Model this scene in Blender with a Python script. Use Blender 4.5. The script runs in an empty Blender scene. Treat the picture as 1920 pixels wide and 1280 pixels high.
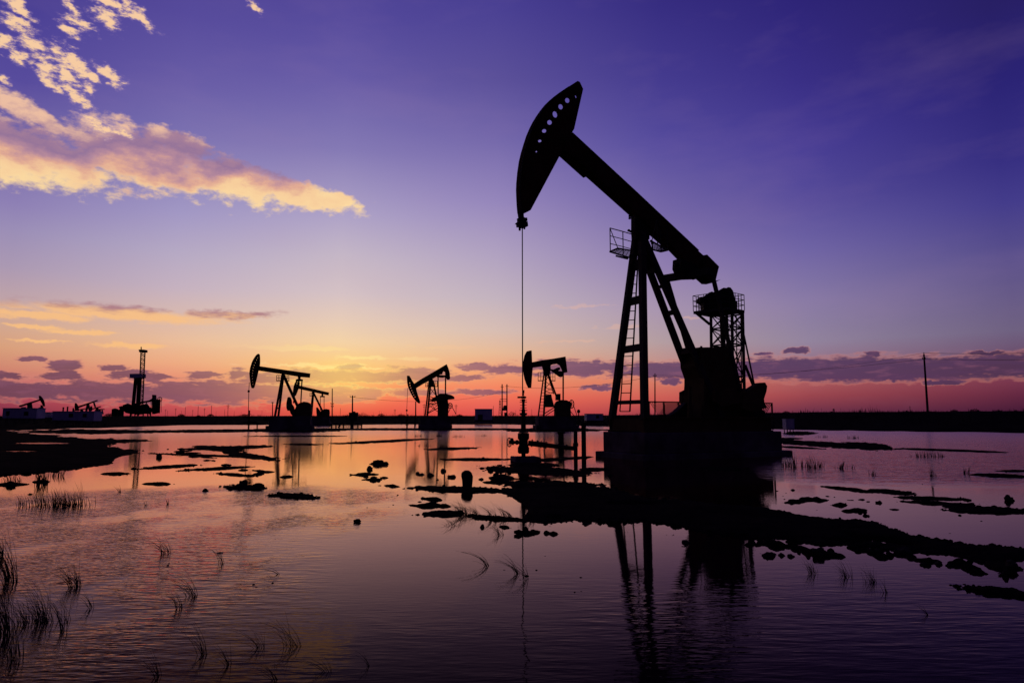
import bpy, bmesh, math, random
import numpy as np
from mathutils import Vector, Matrix, noise as mnoise
from mathutils.geometry import tessellate_polygon, convex_hull_2d

random.seed(7)
scene = bpy.context.scene
COL = scene.collection
R = math.radians

# ------------------------------------------------------------------ camera
H = 1.35                      # eye height above the flood water
F = 1280.0                    # focal length in photograph pixels (24 mm on 36 mm, 1920 px)
HOR = 782.0                   # horizon row in the photograph
PITCH = math.atan((HOR - 640.0) / F)
cam_d = bpy.data.cameras.new('camera')
cam_d.lens = 24.0
cam_d.sensor_width = 36.0
cam_d.clip_end = 8000.0
cam = bpy.data.objects.new('camera', cam_d)
cam.location = (0, 0, H)
cam.rotation_euler = (R(90) + PITCH, 0, 0)
COL.objects.link(cam)
scene.camera = cam
CAM = Vector((0, 0, H))
_f = Vector((0, math.cos(PITCH), math.sin(PITCH)))
_u = Vector((0, -math.sin(PITCH), math.cos(PITCH)))
_r = Vector((1, 0, 0))


def ray(px, py):
    return _f + _r * ((px - 960.0) / F) + _u * ((640.0 - py) / F)


def at(px, py, Y):
    d = ray(px, py)
    return CAM + d * (Y / d.y)


def gnd(px, py, z=0.0):
    d = ray(px, py)
    return CAM + d * ((z - H) / d.z)


def azel(px, py):
    d = ray(px, py).normalized()
    return math.degrees(math.atan2(d.x, d.y)), math.degrees(math.asin(d.z))


scene.view_settings.view_transform = 'Standard'
scene.view_settings.look = 'None'
scene.view_settings.exposure = 0.0
scene.view_settings.gamma = 1.0
scene.view_settings.use_curve_mapping = False


def lin(h):
    h = h.lstrip('#')
    c = [int(h[i:i + 2], 16) / 255 for i in (0, 2, 4)]
    return tuple(x / 12.92 if x <= 0.04045 else ((x + 0.055) / 1.055) ** 2.4 for x in c)


# ------------------------------------------------------------------ sky
world = bpy.data.worlds.new('World')
scene.world = world
world.use_nodes = True
world.cycles.sampling_method = 'NONE'
NT = world.node_tree
NT.nodes.clear()


class S:
    """a shader socket with arithmetic"""
    def __init__(s, o): s.o = o
    def __add__(s, b): return mth('ADD', s, b)
    def __radd__(s, b): return mth('ADD', b, s)
    def __sub__(s, b): return mth('SUBTRACT', s, b)
    def __rsub__(s, b): return mth('SUBTRACT', b, s)
    def __mul__(s, b): return mth('MULTIPLY', s, b)
    def __rmul__(s, b): return mth('MULTIPLY', b, s)
    def __truediv__(s, b): return mth('DIVIDE', s, b)


def put(sock, v):
    if isinstance(v, S): NT.links.new(v.o, sock)
    else: sock.default_value = v


def mth(op, a, b=0.0, c=0.0, clamp=False):
    n = NT.nodes.new('ShaderNodeMath'); n.operation = op; n.use_clamp = clamp
    put(n.inputs[0], a); put(n.inputs[1], b); put(n.inputs[2], c)
    return S(n.outputs[0])


def smooth(x, lo, hi, kind='SMOOTHSTEP'):
    n = NT.nodes.new('ShaderNodeMapRange'); n.interpolation_type = kind; n.clamp = True
    put(n.inputs[0], x); put(n.inputs[1], lo); put(n.inputs[2], hi)
    return S(n.outputs[0])


def mixc(f, a, b):
    n = NT.nodes.new('ShaderNodeMix'); n.data_type = 'RGBA'
    put(n.inputs[0], f); put(n.inputs[6], a); put(n.inputs[7], b)
    return S(n.outputs[2])


def ramp(f, stops, interp='LINEAR'):
    n = NT.nodes.new('ShaderNodeValToRGB'); cr = n.color_ramp; cr.interpolation = interp
    stops = sorted(stops, key=lambda t: t[0])
    cr.elements[0].position = min(max(stops[0][0], 0), 1); cr.elements[0].color = (*lin(stops[0][1]), 1)
    cr.elements[1].position = min(max(stops[-1][0], 0), 1); cr.elements[1].color = (*lin(stops[-1][1]), 1)
    for p, c in stops[1:-1]:
        e = cr.elements.new(min(max(p, 0), 1)); e.color = (*lin(c), 1)
    put(n.inputs[0], f)
    return S(n.outputs[0])


def nois(vec, scale, detail, rough=0.55, color=False):
    n = NT.nodes.new('ShaderNodeTexNoise'); n.noise_dimensions = '2D'
    put(n.inputs['Vector'], vec)
    n.inputs['Scale'].default_value = scale; n.inputs['Detail'].default_value = detail
    n.inputs['Roughness'].default_value = rough
    return S(n.outputs[1 if color else 0])


def vmath(op, a, b=None, scale=None):
    n = NT.nodes.new('ShaderNodeVectorMath'); n.operation = op
    put(n.inputs[0], a)
    if b is not None: put(n.inputs[1], b)
    if scale is not None: n.inputs['Scale'].default_value = scale
    return S(n.outputs['Value' if op in ('LENGTH', 'DOT_PRODUCT') else 'Vector'])


def comb(x, y, z):
    n = NT.nodes.new('ShaderNodeCombineXYZ')
    put(n.inputs[0], x); put(n.inputs[1], y); put(n.inputs[2], z)
    return S(n.outputs[0])


tc = NT.nodes.new('ShaderNodeTexCoord')
vdir = vmath('NORMALIZE', S(tc.outputs['Generated']))
sp = NT.nodes.new('ShaderNodeSeparateXYZ'); NT.links.new(vdir.o, sp.inputs[0])
DX, DY, DZ = (S(sp.outputs[i]) for i in range(3))
AZ = mth('ARCTAN2', DX, DY) * 57.29578
EL = mth('ARCSINE', DZ) * 57.29578
ELN = EL * (1 / 60.0)

# clear-sky colours measured down columns of the evening sky: (column, [(row, colour)])
COLS = [
    (20, [(20, '4b4094'), (150, '574b9c'), (380, '8d7fb4'), (430, '9a8db6'), (500, 'aa98b2'), (560, 'bea2a8'),
          (610, 'd2a78f'), (650, 'd89f7c'), (690, 'cf8570'), (730, 'b4556a'), (755, '94394f'), (776, '7c2c44')]),
    (330, [(20, '564a9b'), (150, '685ca6'), (250, '7a70b0'), (400, 'a197c4'), (470, 'b4a8c4'), (540, 'c4b0bf'), (590, 'd6b7ae'),
           (640, 'e8ba98'), (680, 'eca880'), (715, 'e4866c'), (745, 'd05c5e'), (776, 'b03c4a')]),
    (640, [(20, '52479a'), (150, '675ba6'), (280, '8479b4'), (400, 'aca0c6'), (480, 'c4b6c6'), (550, 'd3c0c4'), (600, 'e4c9b6'),
           (640, 'f1d0a6'), (680, 'f8c884'), (705, 'fbb46a'), (730, 'f6885c'), (752, 'f06450'), (776, 'e04842')]),
    (930, [(10, '493f92'), (150, '5b5099'), (250, '7064a8'), (380, '9586bb'), (480, 'b0a1c0'), (560, 'c2b2be'), (620, 'd6bcb2'),
           (660, 'e6b896'), (700, 'f09c70'), (730, 'f27d5c'), (750, 'ec6652'), (776, 'd64a4a')]),
    (1250, [(10, '362c80'), (150, '443a8e'), (270, '544a9c'), (400, '7567a6'), (500, '8e7cae'), (580, 'a592ae'), (640, 'b09aa0'),
            (680, 'be8c86'), (715, 'd07664'), (745, 'c85a54'), (776, '963c4a')]),
    (1510, [(10, '2e2478'), (150, '392e85'), (270, '473c94'), (380, '574c9a'), (470, '7064a4'), (560, '8678a4'), (640, '91829c'),
            (680, '947084'), (715, 'a8585c'), (740, '9a444e'), (776, '602a46')]),
    (1890, [(0, '271e64'), (150, '2a2274'), (300, '362e80'), (380, '433b8a'), (480, '584e8a'), (560, '675a86'), (620, '6e6080'),
            (670, '6a4a68'), (715, '76344c'), (740, '622640'), (776, '3c1634')]),
]
cols = []
for px, stops in COLS:
    az = azel(px, 500)[0]
    st = [(azel(px, py)[1] / 60.0, c) for py, c in stops]
    st.append((0.95, '181240'))
    cols.append((az, ramp(ELN, st)))
# the unlit sky behind the viewer
backramp = ramp(ELN, [(0.0, '160e1c'), (0.15, '1c1430'), (0.5, '181236'), (0.95, '181240')])
sky = cols[0][1]
for (a0, _), (a1, c1) in zip(cols, cols[1:]):
    sky = mixc(smooth(AZ, a0, a1, 'LINEAR'), sky, c1)
veil = nois(comb(AZ * 0.07 + EL * 0.05, EL * 0.22 - AZ * 0.02, 0.0), 1.0, 5.0, 0.55)
sky = mixc((veil - 0.5) * 0.22, sky, (*lin('b58fb0'), 1))          # thin uneven veil of high haze
AAZ = mth('ABSOLUTE', AZ)
sky = mixc(smooth(AAZ, 38.0, 85.0), sky, backramp)

SUN_AZ, SUN_EL = azel(640, 712)
sx = (AZ - SUN_AZ) * 0.45
sy = (EL - SUN_EL)
sr2 = sx * sx + sy * sy
glow = mth('POWER', 2.71828, sr2 * -0.35)
glow_wide = mth('POWER', 2.71828, sr2 * -0.07)

PV0 = comb(AZ, EL, 0.0)
PV = PV0


def ell(cx, cy, rx, ry, rot=0.0, base=None):
    n = NT.nodes.new('ShaderNodeMapping'); n.vector_type = 'TEXTURE'
    a, e = azel(cx, cy)
    kx = azel(cx + 1, cy)[0] - a
    ky = e - azel(cx, cy + 1)[1]
    n.inputs['Location'].default_value = (a, e, 0)
    n.inputs['Rotation'].default_value = (0, 0, R(-rot))
    n.inputs['Scale'].default_value = (rx * kx, ry * ky, 1)
    put(n.inputs['Vector'], base or PV)
    return 1.0 - vmath('LENGTH', S(n.outputs[0]))


def union(lst, base=None):
    m = None
    for e in lst:
        d = ell(*e, base=base)
        m = d if m is None else mth('MAXIMUM', m, d)
    return m


def off2(kx, ky, o):
    return comb(AZ * kx + o, EL * ky + o * 1.7, 0.0)


def bgnode(c):
    n = NT.nodes.new('ShaderNodeBackground'); put(n.inputs[0], c); n.inputs[1].default_value = 1.0
    return n.outputs[0]


def mixs(f, a, b):
    n = NT.nodes.new('ShaderNodeMixShader'); put(n.inputs[0], f); NT.links.new(a, n.inputs[1]); NT.links.new(b, n.inputs[2])
    return n.outputs[0]


def c4(h): return (*lin(h), 1)


# ---- upper sky, left: high broken cloud and the long lit cloud
G1 = [(8, 80, 16, 22, 50), (65, 85, 38, 18, 25), (33, 108, 18, 12, 0), (85, 124, 27, 13, 20), (135, 118, 47, 19, 40), (127, 140, 28, 14, 30),
      (170, 147, 18, 9, 25), (142, 180, 35, 13, 40), (168, 170, 13, 9, 30), (206, 142, 27, 11, 25), (200, 35, 26, 15, 20), (205, 8, 32, 12, 10),
      (255, 27, 40, 11, 28), (153, 47, 26, 11, 20), (131, 56, 22, 8, 20), (135, 18, 22, 8, 35), (30, 12, 36, 12, 30), (25, 38, 28, 13, 10),
      (4, 150, 12, 5, 30), (478, 15, 13, 8, 40), (187, 236, 30, 14, 15), (230, 250, 20, 7, 0), (95, 155, 30, 10, 40)]
wa = nois(off2(0.55, 0.7, 3.1), 1.0, 3.0, 0.6, True)
warp = vmath('SUBTRACT', wa, (0.5, 0.5, 0.5))
PVs = vmath('ADD', PV0, vmath('MULTIPLY', warp, (1.0, 1.0, 0.0)))
rot_n = NT.nodes.new('ShaderNodeMapping'); rot_n.inputs['Rotation'].default_value = (0, 0, R(32)); rot_n.inputs['Scale'].default_value = (0.75, 1.7, 1)
put(rot_n.inputs['Vector'], PV0)
fib = nois(S(rot_n.outputs[0]), 1.5, 8.0, 0.68)
d1 = union(G1, PVs) + (fib - 0.5) * 3.6
a1 = smooth(d1, -0.55, 0.75)
col1 = mixc(smooth(d1, -0.35, 0.7), c4('9a80b4'), c4('fbcfa2'))

G2 = [(45, 205, 105, 22, 17), (30, 290, 230, 58, 2), (270, 300, 170, 60, 8), (330, 268, 80, 26, 10), (430, 335, 140, 42, 11), (560, 364, 120, 24, 8), (628, 374, 54, 14, 5)]
PVb = vmath('ADD', PV0, vmath('MULTIPLY', warp, (1.4, 0.8, 0.0)))
rot_b = NT.nodes.new('ShaderNodeMapping'); rot_b.inputs['Rotation'].default_value = (0, 0, R(12)); rot_b.inputs['Scale'].default_value = (0.5, 1.0, 1)
put(rot_b.inputs['Vector'], PV0)
bn = nois(S(rot_b.outputs[0]), 1.0, 7.0, 0.62)
d2 = union(G2, PVb) + (bn - 0.5) * 1.5
a2 = smooth(d2, -0.16, 0.34)
(xa, ea), (xb, eb) = azel(0, 350), azel(640, 390)
k = (eb - ea) / (xb - xa)
hgt = EL - (ea + (AZ - xa) * k) + (bn - 0.5) * 2.6 + (nois(off2(0.2, 0.3, 4.0), 1.0, 2.0) - 0.5) * 3.4
col2 = ramp(hgt * (1 / 6.2), [(0.0, 'fddaa0'), (0.18, 'f8cd9a'), (0.3, 'e2aa92'), (0.42, 'b88a9a'), (0.56, '967498'), (0.7, 'a88098'), (0.88, 'eebfa2')])
sky_hi = mixc(a2 * 0.97, sky, col2)
hi_left = mixs(a1 * 0.95, bgnode(sky_hi), bgnode(col1))
sky_high = mixs(mth('GREATER_THAN', AZ, -8.0), hi_left, bgnode(sky))

# ---- lower sky: thin band, streaks by the sun, purple cloud bank
G3 = [(60, 590, 125, 10, 0), (230, 588, 210, 15, 1), (430, 589, 95, 8, -3), (150, 622, 80, 5, 0), (60, 612, 60, 4, 0), (240, 648, 80, 6, 0), (80, 640, 60, 3, 0)]
an = nois(off2(0.35, 1.7, 21.0), 1.0, 6.0, 0.6)
wl_ = vmath('SUBTRACT', nois(off2(0.8, 1.3, 13.1), 1.0, 3.0, 0.6, True), (0.5, 0.5, 0.5))
PVl = vmath('ADD', PV0, vmath('MULTIPLY', wl_, (1.8, 0.6, 0.0)))
d3 = union(G3, PVl) + (an - 0.5) * 1.4
a3 = smooth(d3, -0.25, 0.5)
h3 = (EL - azel(230, 585)[1]) + (an - 0.5) * 1.4
col3 = mixc(smooth(h3, -0.15, 0.5), c4('f9bf80'), c4('a87480'))
low = mixc(a3 * 0.85, sky, col3)
G5 = [(530, 652, 150, 6, -1), (600, 656, 85, 3.5, 0), (690, 671, 75, 4, 0), (560, 684, 130, 5, -1), (620, 688, 100, 4, 0), (840, 651, 80, 4, 0), (780, 672, 50, 4, 0),
      (1100, 574, 60, 5, 0), (1165, 612, 50, 5, -4), (1290, 596, 30, 4, 0), (1060, 640, 60, 3, 0)]
d5 = union(G5, PVl) + (an - 0.5) * 1.9
a5 = smooth(d5, 0.0, 0.55)
col5 = mixc(glow_wide, c4('ecb79a'), c4('ffe896'))
low = mixc(a5 * (0.32 + glow_wide * 0.6), low, col5)
low = mixc(glow * 0.45, low, c4('ffe07a'))
low_plain = bgnode(low)

G4 = [(62, 673, 30, 7, 0), (130, 686, 46, 11, 0), (215, 690, 34, 7, 0), (15, 706, 64, 9, 0), (120, 704, 62, 11, 0), (245, 702, 54, 10, 0), (300, 707, 36, 7, 0),
      (390, 703, 50, 7, 0), (445, 703, 30, 12, 0), (500, 710, 58, 14, 0), (60, 733, 230, 19, 0), (230, 735, 230, 24, 0), (400, 734, 230, 27, 0), (560, 736, 160, 18, 0), (690, 735, 45, 9, 0),
      (565, 700, 30, 11, 0), (615, 707, 78, 14, 0), (660, 690, 25, 9, 0), (700, 708, 74, 12, 0), (790, 704, 85, 17, 0), (895, 688, 44, 7, 0), (960, 692, 76, 10, 0),
      (865, 708, 54, 6, 0), (780, 735, 74, 9, 0), (890, 735, 84, 7, 0), (640, 748, 85, 8, 0), (1090, 690, 140, 18, 0), (1250, 694, 150, 17, 0), (1260, 716, 26, 7, 0), (1120, 726, 32, 7, 0),
      (1460, 690, 140, 19, 0), (1600, 692, 190, 23, 0), (1760, 690, 170, 22, 0), (1900, 686, 140, 23, 0), (1850, 662, 34, 4, 0), (1495, 657, 26, 5, -6), (1430, 663, 16, 3, 0),
      (1640, 664, 16, 5, 0), (1770, 717, 44, 5, 0), (1680, 708, 36, 7, 0)]
PV4 = vmath('ADD', PV0, vmath('MULTIPLY', wl_, (1.3, 0.6, 0.0)))
pn = nois(off2(0.55, 2.4, 33.0), 1.0, 6.0, 0.62)
d4 = union(G4, PV4) + (pn - 0.5) * (1.9 - smooth(AZ, 5.0, 22.0) * 0.8) + smooth(AZ, 8.0, 20.0) * 0.22
a4 = smooth(d4, -0.16, 0.42)
pn2 = nois(off2(0.25, 2.6, 51.0), 1.0, 4.0, 0.6)
col4 = ramp((AZ + 40.0) * (1 / 80.0), [(0.02, '54324f'), (0.2, '6c4260'), (0.36, 'a05c68'), (0.5, '704868'), (0.62, '4c3866'), (0.75, '362a5e'), (0.95, '241c4a')])
col4 = mixc(smooth(EL, 3.0, 5.0) * 0.35 * smooth(AZ, 12.0, -8.0), col4, c4('a8748e'))
col4 = mixc(smooth(pn, 0.5, 0.75) * 0.22, col4, c4('a86480'))
col4 = mixc(smooth(pn2, 0.42, 0.7) * 0.45, col4, mixc(smooth(AZ, -5.0, 25.0), c4('5d3c62'), c4('2f2258')))
rim = smooth(d4, -0.12, 0.05) * (1.0 - smooth(d4, 0.05, 0.28))
ra = rim * smooth(EL, 1.3, 2.4) * (0.2 + glow_wide * 0.8) * smooth(AZ, 10.0, -6.0)
ca = a4 * (0.93 - glow * 0.15 - glow_wide * 0.25)
col4 = mixc(ca, mixc(glow_wide, c4('e8927e'), c4('ffd878')), col4)
A4 = 1.0 - (1.0 - ra) * (1.0 - ca)
low_cloud = mixs(A4, low_plain, bgnode(col4))
sky_low = mixs(mth('GREATER_THAN', EL, 6.8), low_cloud, low_plain)
bg_out = mixs(mth('GREATER_THAN', EL, 11.8), sky_low, sky_high)
nish = NT.nodes.new('ShaderNodeTexSky'); nish.sky_type = 'NISHITA'; nish.sun_disc = False
nish.sun_elevation = R(SUN_EL); nish.sun_rotation = R(SUN_AZ)
bg2 = NT.nodes.new('ShaderNodeBackground'); NT.links.new(nish.outputs[0], bg2.inputs[0]); bg2.inputs[1].default_value = 0.001
ads = NT.nodes.new('ShaderNodeAddShader'); NT.links.new(bg_out, ads.inputs[0]); NT.links.new(bg2.outputs[0], ads.inputs[1])
wo = NT.nodes.new('ShaderNodeOutputWorld'); NT.links.new(ads.outputs[0], wo.inputs[0])

sun_d = bpy.data.lights.new('sun', 'SUN')
sun_d.energy = 0.012
sun_d.angle = R(30)           # the sun is down behind the cloud bank: a broad soft source
sun_d.color = (1.0, 0.62, 0.32)
sun = bpy.data.objects.new('sun', sun_d)
COL.objects.link(sun)
sun_dir = Vector((math.sin(R(SUN_AZ)) * math.cos(R(SUN_EL)), math.cos(R(SUN_AZ)) * math.cos(R(SUN_EL)), math.sin(R(SUN_EL))))
sun.rotation_euler = (-sun_dir).to_track_quat('-Z', 'Y').to_euler()


# ------------------------------------------------------------------ materials
def material(name, c0, c1, scale=3.0, rough=0.7, metallic=0.0, bump=0.2, rough2=None, spec=0.3, dist=0.01):
    m = bpy.data.materials.new(name); m.use_nodes = True
    t = m.node_tree; b = t.nodes['Principled BSDF']
    g = t.nodes.new('ShaderNodeNewGeometry')
    n = t.nodes.new('ShaderNodeTexNoise'); n.inputs['Scale'].default_value = scale; n.inputs['Detail'].default_value = 8; n.inputs['Roughness'].default_value = 0.65
    t.links.new(g.outputs['Position'], n.inputs['Vector'])
    r = t.nodes.new('ShaderNodeValToRGB')
    r.color_ramp.elements[0].position = 0.38; r.color_ramp.elements[0].color = (*c0, 1)
    r.color_ramp.elements[1].position = 0.66; r.color_ramp.elements[1].color = (*c1, 1)
    t.links.new(n.outputs[0], r.inputs[0]); t.links.new(r.outputs[0], b.inputs['Base Color'])
    mr = t.nodes.new('ShaderNodeMapRange'); mr.inputs[3].default_value = rough; mr.inputs[4].default_value = rough if rough2 is None else rough2
    t.links.new(n.outputs[0], mr.inputs[0]); t.links.new(mr.outputs[0], b.inputs['Roughness'])
    b.inputs['Metallic'].default_value = metallic
    b.inputs['Specular IOR Level'].default_value = spec
    b.inputs['IOR'].default_value = 1.08 if spec < 0.16 else 1.2
    if bump:
        bp = t.nodes.new('ShaderNodeBump'); bp.inputs['Strength'].default_value = bump; bp.inputs['Distance'].default_value = dist
        n2 = t.nodes.new('ShaderNodeTexNoise'); n2.inputs['Scale'].default_value = scale * 8; n2.inputs['Detail'].default_value = 4
        t.links.new(g.outputs['Position'], n2.inputs['Vector']); t.links.new(n2.outputs[0], bp.inputs['Height']); t.links.new(bp.outputs[0], b.inputs['Normal'])
    return m


M = {}
M['steel'] = material('weathered_steel_paint', (0.045, 0.045, 0.04), (0.10, 0.07, 0.05), 2.2, 0.75, 0, 0.3, spec=0.2)
M['rust'] = material('rusty_beam_paint', (0.055, 0.022, 0.015), (0.14, 0.052, 0.03), 1.3, 0.8, 0, 0.3, spec=0.15)
M['dark'] = material('dark_greasy_steel', (0.02, 0.017, 0.018), (0.045, 0.03, 0.026), 4.0, 0.7, 0, 0.3, spec=0.2)
M['machine'] = material('dull_yellow_machine_paint', (0.085, 0.06, 0.026), (0.16, 0.11, 0.045), 1.2, 0.8, 0, 0.2, spec=0.15)
M['concrete'] = material('stained_concrete', (0.07, 0.055, 0.055), (0.19, 0.155, 0.155), 0.9, 0.9, 0, 0.5, spec=0.1)
M['cabin'] = material('faded_cabin_paint', (0.55, 0.52, 0.58), (0.72, 0.68, 0.74), 0.6, 0.7, 0, 0.0)
M['glass'] = material('dark_window_glass', (0.02, 0.02, 0.025), (0.03, 0.03, 0.035), 1, 0.3, 0, 0)
M['wood'] = material('grey_pole_timber', (0.05, 0.04, 0.04), (0.09, 0.07, 0.065), 3, 0.9, 0, 0.2, spec=0.1)
M['wire'] = material('black_cable', (0.02, 0.02, 0.02), (0.03, 0.03, 0.03), 3, 0.8, 0, 0, spec=0.1)
M['mud'] = material('wet_dark_mud', (0.010, 0.007, 0.007), (0.024, 0.016, 0.014), 1.2, 0.9, 0, 0.8, rough2=0.8, spec=0.02, dist=0.03)
M['rock'] = material('muddy_stone', (0.025, 0.018, 0.017), (0.06, 0.045, 0.042), 6, 0.85, 0, 0.6, spec=0.15)
M['grass'] = material('dry_reed', (0.03, 0.022, 0.016), (0.06, 0.045, 0.03), 2, 0.85, 0, 0, spec=0.1)
M['bush'] = material('scrub_leaf', (0.02, 0.02, 0.012), (0.045, 0.045, 0.025), 2, 0.85, 0, 0, spec=0.1)

# ------------------------------------------------------------------ helpers
def tag(o, label=None, cat=None, group=None, kind=None):
    if label: o['label'] = label
    if cat: o['category'] = cat
    if group: o['group'] = group
    if kind: o['kind'] = kind
    return o


def empty(name, loc, label, cat, group=None):
    o = bpy.data.objects.new(name, None)
    o.location = loc; o.empty_display_size = 0.3
    COL.objects.link(o)
    return tag(o, label, cat, group)


def wloc(o):
    v = Vector((0, 0, 0))
    while o is not None:
        v += o.location; o = o.parent
    return v


class Fr:
    """local frame: u along the machine, v away across it, z up"""
    def __init__(s, o, ang):
        s.o = Vector(o); a = R(ang)
        s.d = Vector((math.cos(a), math.sin(a), 0)); s.w = Vector((-math.sin(a), math.cos(a), 0))

    def p(s, px, py, v=0.0):                     # pixel ray met with the plane at offset v -> (u, z)
        q = s.P(px, py, v)
        return (q - s.o).dot(s.d), q.z

    def P(s, px, py, v=0.0):
        d = ray(px, py)
        t = ((s.o + s.w * v) - CAM).dot(s.w) / d.dot(s.w)
        return CAM + d * t

    def L(s, u, v, z):
        q = s.o + s.d * u + s.w * v
        return Vector((q.x, q.y, z))


class MB:
    def __init__(s): s.v = []; s.f = []

    def add(s, vs, fs):
        n = len(s.v); s.v += [Vector(q) for q in vs]; s.f += [tuple(i + n for i in f) for f in fs]
        return s

    def box(s, fr, u0, u1, v0, v1, z0, z1):
        c = [fr.L(u, v, z) for z in (z0, z1) for v in (v0, v1) for u in (u0, u1)]
        return s.add(c, [(0, 1, 3, 2), (4, 6, 7, 5), (0, 4, 5, 1), (2, 3, 7, 6), (0, 2, 6, 4), (1, 5, 7, 3)])

    def bar(s, p, q, w, h=None, up=None):
        """rectangular bar from p to q: w across the given side vector, h along the other"""
        h = h or w; p = Vector(p); q = Vector(q); a = (q - p).normalized()
        side = up if up is not None else Vector((0, 0, 1))
        b = a.cross(side)
        if b.length < 1e-4: b = a.cross(Vector((1, 0, 0)))
        b.normalize(); c = b.cross(a).normalized()
        vs = [e + b * (i * w / 2) + c * (j * h / 2) for e in (p, q) for i, j in ((-1, -1), (1, -1), (1, 1), (-1, 1))]
        return s.add(vs, [(0, 3, 2, 1), (4, 5, 6, 7), (0, 1, 5, 4), (1, 2, 6, 5), (2, 3, 7, 6), (3, 0, 4, 7)])

    def tube(s, p, q, r, r2=None, n=10):
        r2 = r if r2 is None else r2; p = Vector(p); q = Vector(q); a = (q - p).normalized()
        b = a.orthogonal().normalized(); c = a.cross(b)
        vs = [e + (b * math.cos(t) + c * math.sin(t)) * rr for e, rr in ((p, r), (q, r2)) for t in [2 * math.pi * i / n for i in range(n)]]
        fs = [(i, (i + 1) % n, n + (i + 1) % n, n + i) for i in range(n)] + [tuple(range(n - 1, -1, -1)), tuple(range(n, 2 * n))]
        return s.add(vs, fs)

    def path(s, pts, r, n=6):
        for a, b in zip(pts, pts[1:]): s.tube(a, b, r, n=n)
        return s

    def ring(s, c, axis, Rr, r, n=24, m=6, sx=1.0):
        axis = Vector(axis).normalized(); b = axis.orthogonal().normalized(); d = axis.cross(b); base = len(s.v); vs = []; fs = []
        for i in range(n):
            t = 2 * math.pi * i / n; rad = b * math.cos(t) + d * math.sin(t)
            for j in range(m):
                p = 2 * math.pi * j / m
                vs.append(Vector(c) + rad * (Rr + r * math.cos(p)) + axis * (r * math.sin(p)))
        for i in range(n):
            for j in range(m):
                fs.append((i * m + j, ((i + 1) % n) * m + j, ((i + 1) % n) * m + (j + 1) % m, i * m + (j + 1) % m))
        return s.add(vs, fs)

    def blob(s, c, rx, ry, rz, seed=0, amp=0.3, sub=2, freq=1.6):
        bm = bmesh.new(); bmesh.ops.create_icosphere(bm, subdivisions=sub, radius=1.0)
        off = Vector((seed * 13.7, seed * 7.3, seed * 3.1))
        vs = []
        for v in bm.verts:
            k = 1 + amp * mnoise.noise(v.co * freq + off) + amp * 0.5 * mnoise.noise(v.co * freq * 2.7 + off)
            q = v.co * k
            vs.append(Vector(c) + Vector((q.x * rx, q.y * ry, q.z * rz)))
        fs = [tuple(v.index for v in f.verts) for f in bm.faces]
        bm.free()
        return s.add(vs, fs)

    def prism(s, fr, outer, v0, v1, holes=()):
        """plate standing in the frame's long plane: outline in (u, z), thickness v0..v1, through holes"""
        loops = [list(outer)] + [list(h) for h in holes]
        flat = [q for l in loops for q in l]
        tris = tessellate_polygon([[Vector((q[0], q[1], 0)) for q in l] for l in loops])
        n = len(flat)
        vs = [fr.L(q[0], v0, q[1]) for q in flat] + [fr.L(q[0], v1, q[1]) for q in flat]
        fs = [tuple(t) for t in tris] + [tuple(i + n for i in reversed(t)) for t in tris]
        k = 0
        for l in loops:
            m = len(l)
            for i in range(m):
                a, b = k + i, k + (i + 1) % m
                fs.append((a, b, b + n, a + n))
            k += m
        return s.add(vs, fs)

    def build(s, name, mat, parent=None, smooth=False):
        o0 = wloc(parent) if parent is not None else Vector((0, 0, 0))
        me = bpy.data.meshes.new(name)
        loc = Vector((0, 0, 0))
        if parent is None:
            xs = [v.x for v in s.v]; ys = [v.y for v in s.v]; zs = [v.z for v in s.v]
            loc = Vector(((min(xs) + max(xs)) / 2, (min(ys) + max(ys)) / 2, min(zs))); o0 = loc
        me.from_pydata([tuple(v - o0) for v in s.v], [], s.f); me.update()
        bm = bmesh.new(); bm.from_mesh(me); bmesh.ops.recalc_face_normals(bm, faces=bm.faces)
        bm.to_mesh(me); bm.free()
        if smooth:
            for p in me.polygons: p.use_smooth = True
        me.materials.append(M[mat])
        o = bpy.data.objects.new(name, me); o.location = loc
        COL.objects.link(o)
        if parent is not None: o.parent = parent
        return o


def Z(pts, k, ox, oy):          # coordinates read in an enlarged view -> photograph pixels
    return [(ox + x / k, oy + y / k) for x, y in pts]


def octa(c, rx, ry, n=8, rot=0.0):
    return [(c[0] + rx * math.cos(2 * math.pi * i / n) * math.cos(rot) - ry * math.sin(2 * math.pi * i / n) * math.sin(rot),
             c[1] + rx * math.cos(2 * math.pi * i / n) * math.sin(rot) + ry * math.sin(2 * math.pi * i / n) * math.cos(rot)) for i in range(n)]


# ------------------------------------------------------------------ ground
_perm = np.random.RandomState(3).permutation(256)
_perm = np.concatenate([_perm, _perm, _perm])
_gr = np.random.RandomState(5).rand(256) * 2 * np.pi
_gx, _gy = np.cos(_gr), np.sin(_gr)


def perlin(x, y):
    xi = np.floor(x).astype(np.int64); yi = np.floor(y).astype(np.int64)
    xf = x - xi; yf = y - yi
    xi &= 255; yi &= 255
    u = xf * xf * xf * (xf * (xf * 6 - 15) + 10); v = yf * yf * yf * (yf * (yf * 6 - 15) + 10)

    def g(ix, iy, dx, dy):
        h = _perm[_perm[ix & 255] + (iy & 255)]
        return _gx[h] * dx + _gy[h] * dy
    n00 = g(xi, yi, xf, yf); n10 = g(xi + 1, yi, xf - 1, yf); n01 = g(xi, yi + 1, xf, yf - 1); n11 = g(xi + 1, yi + 1, xf - 1, yf - 1)
    a = n00 + u * (n10 - n00); b = n01 + u * (n11 - n01)
    return a + v * (b - a)


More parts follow.
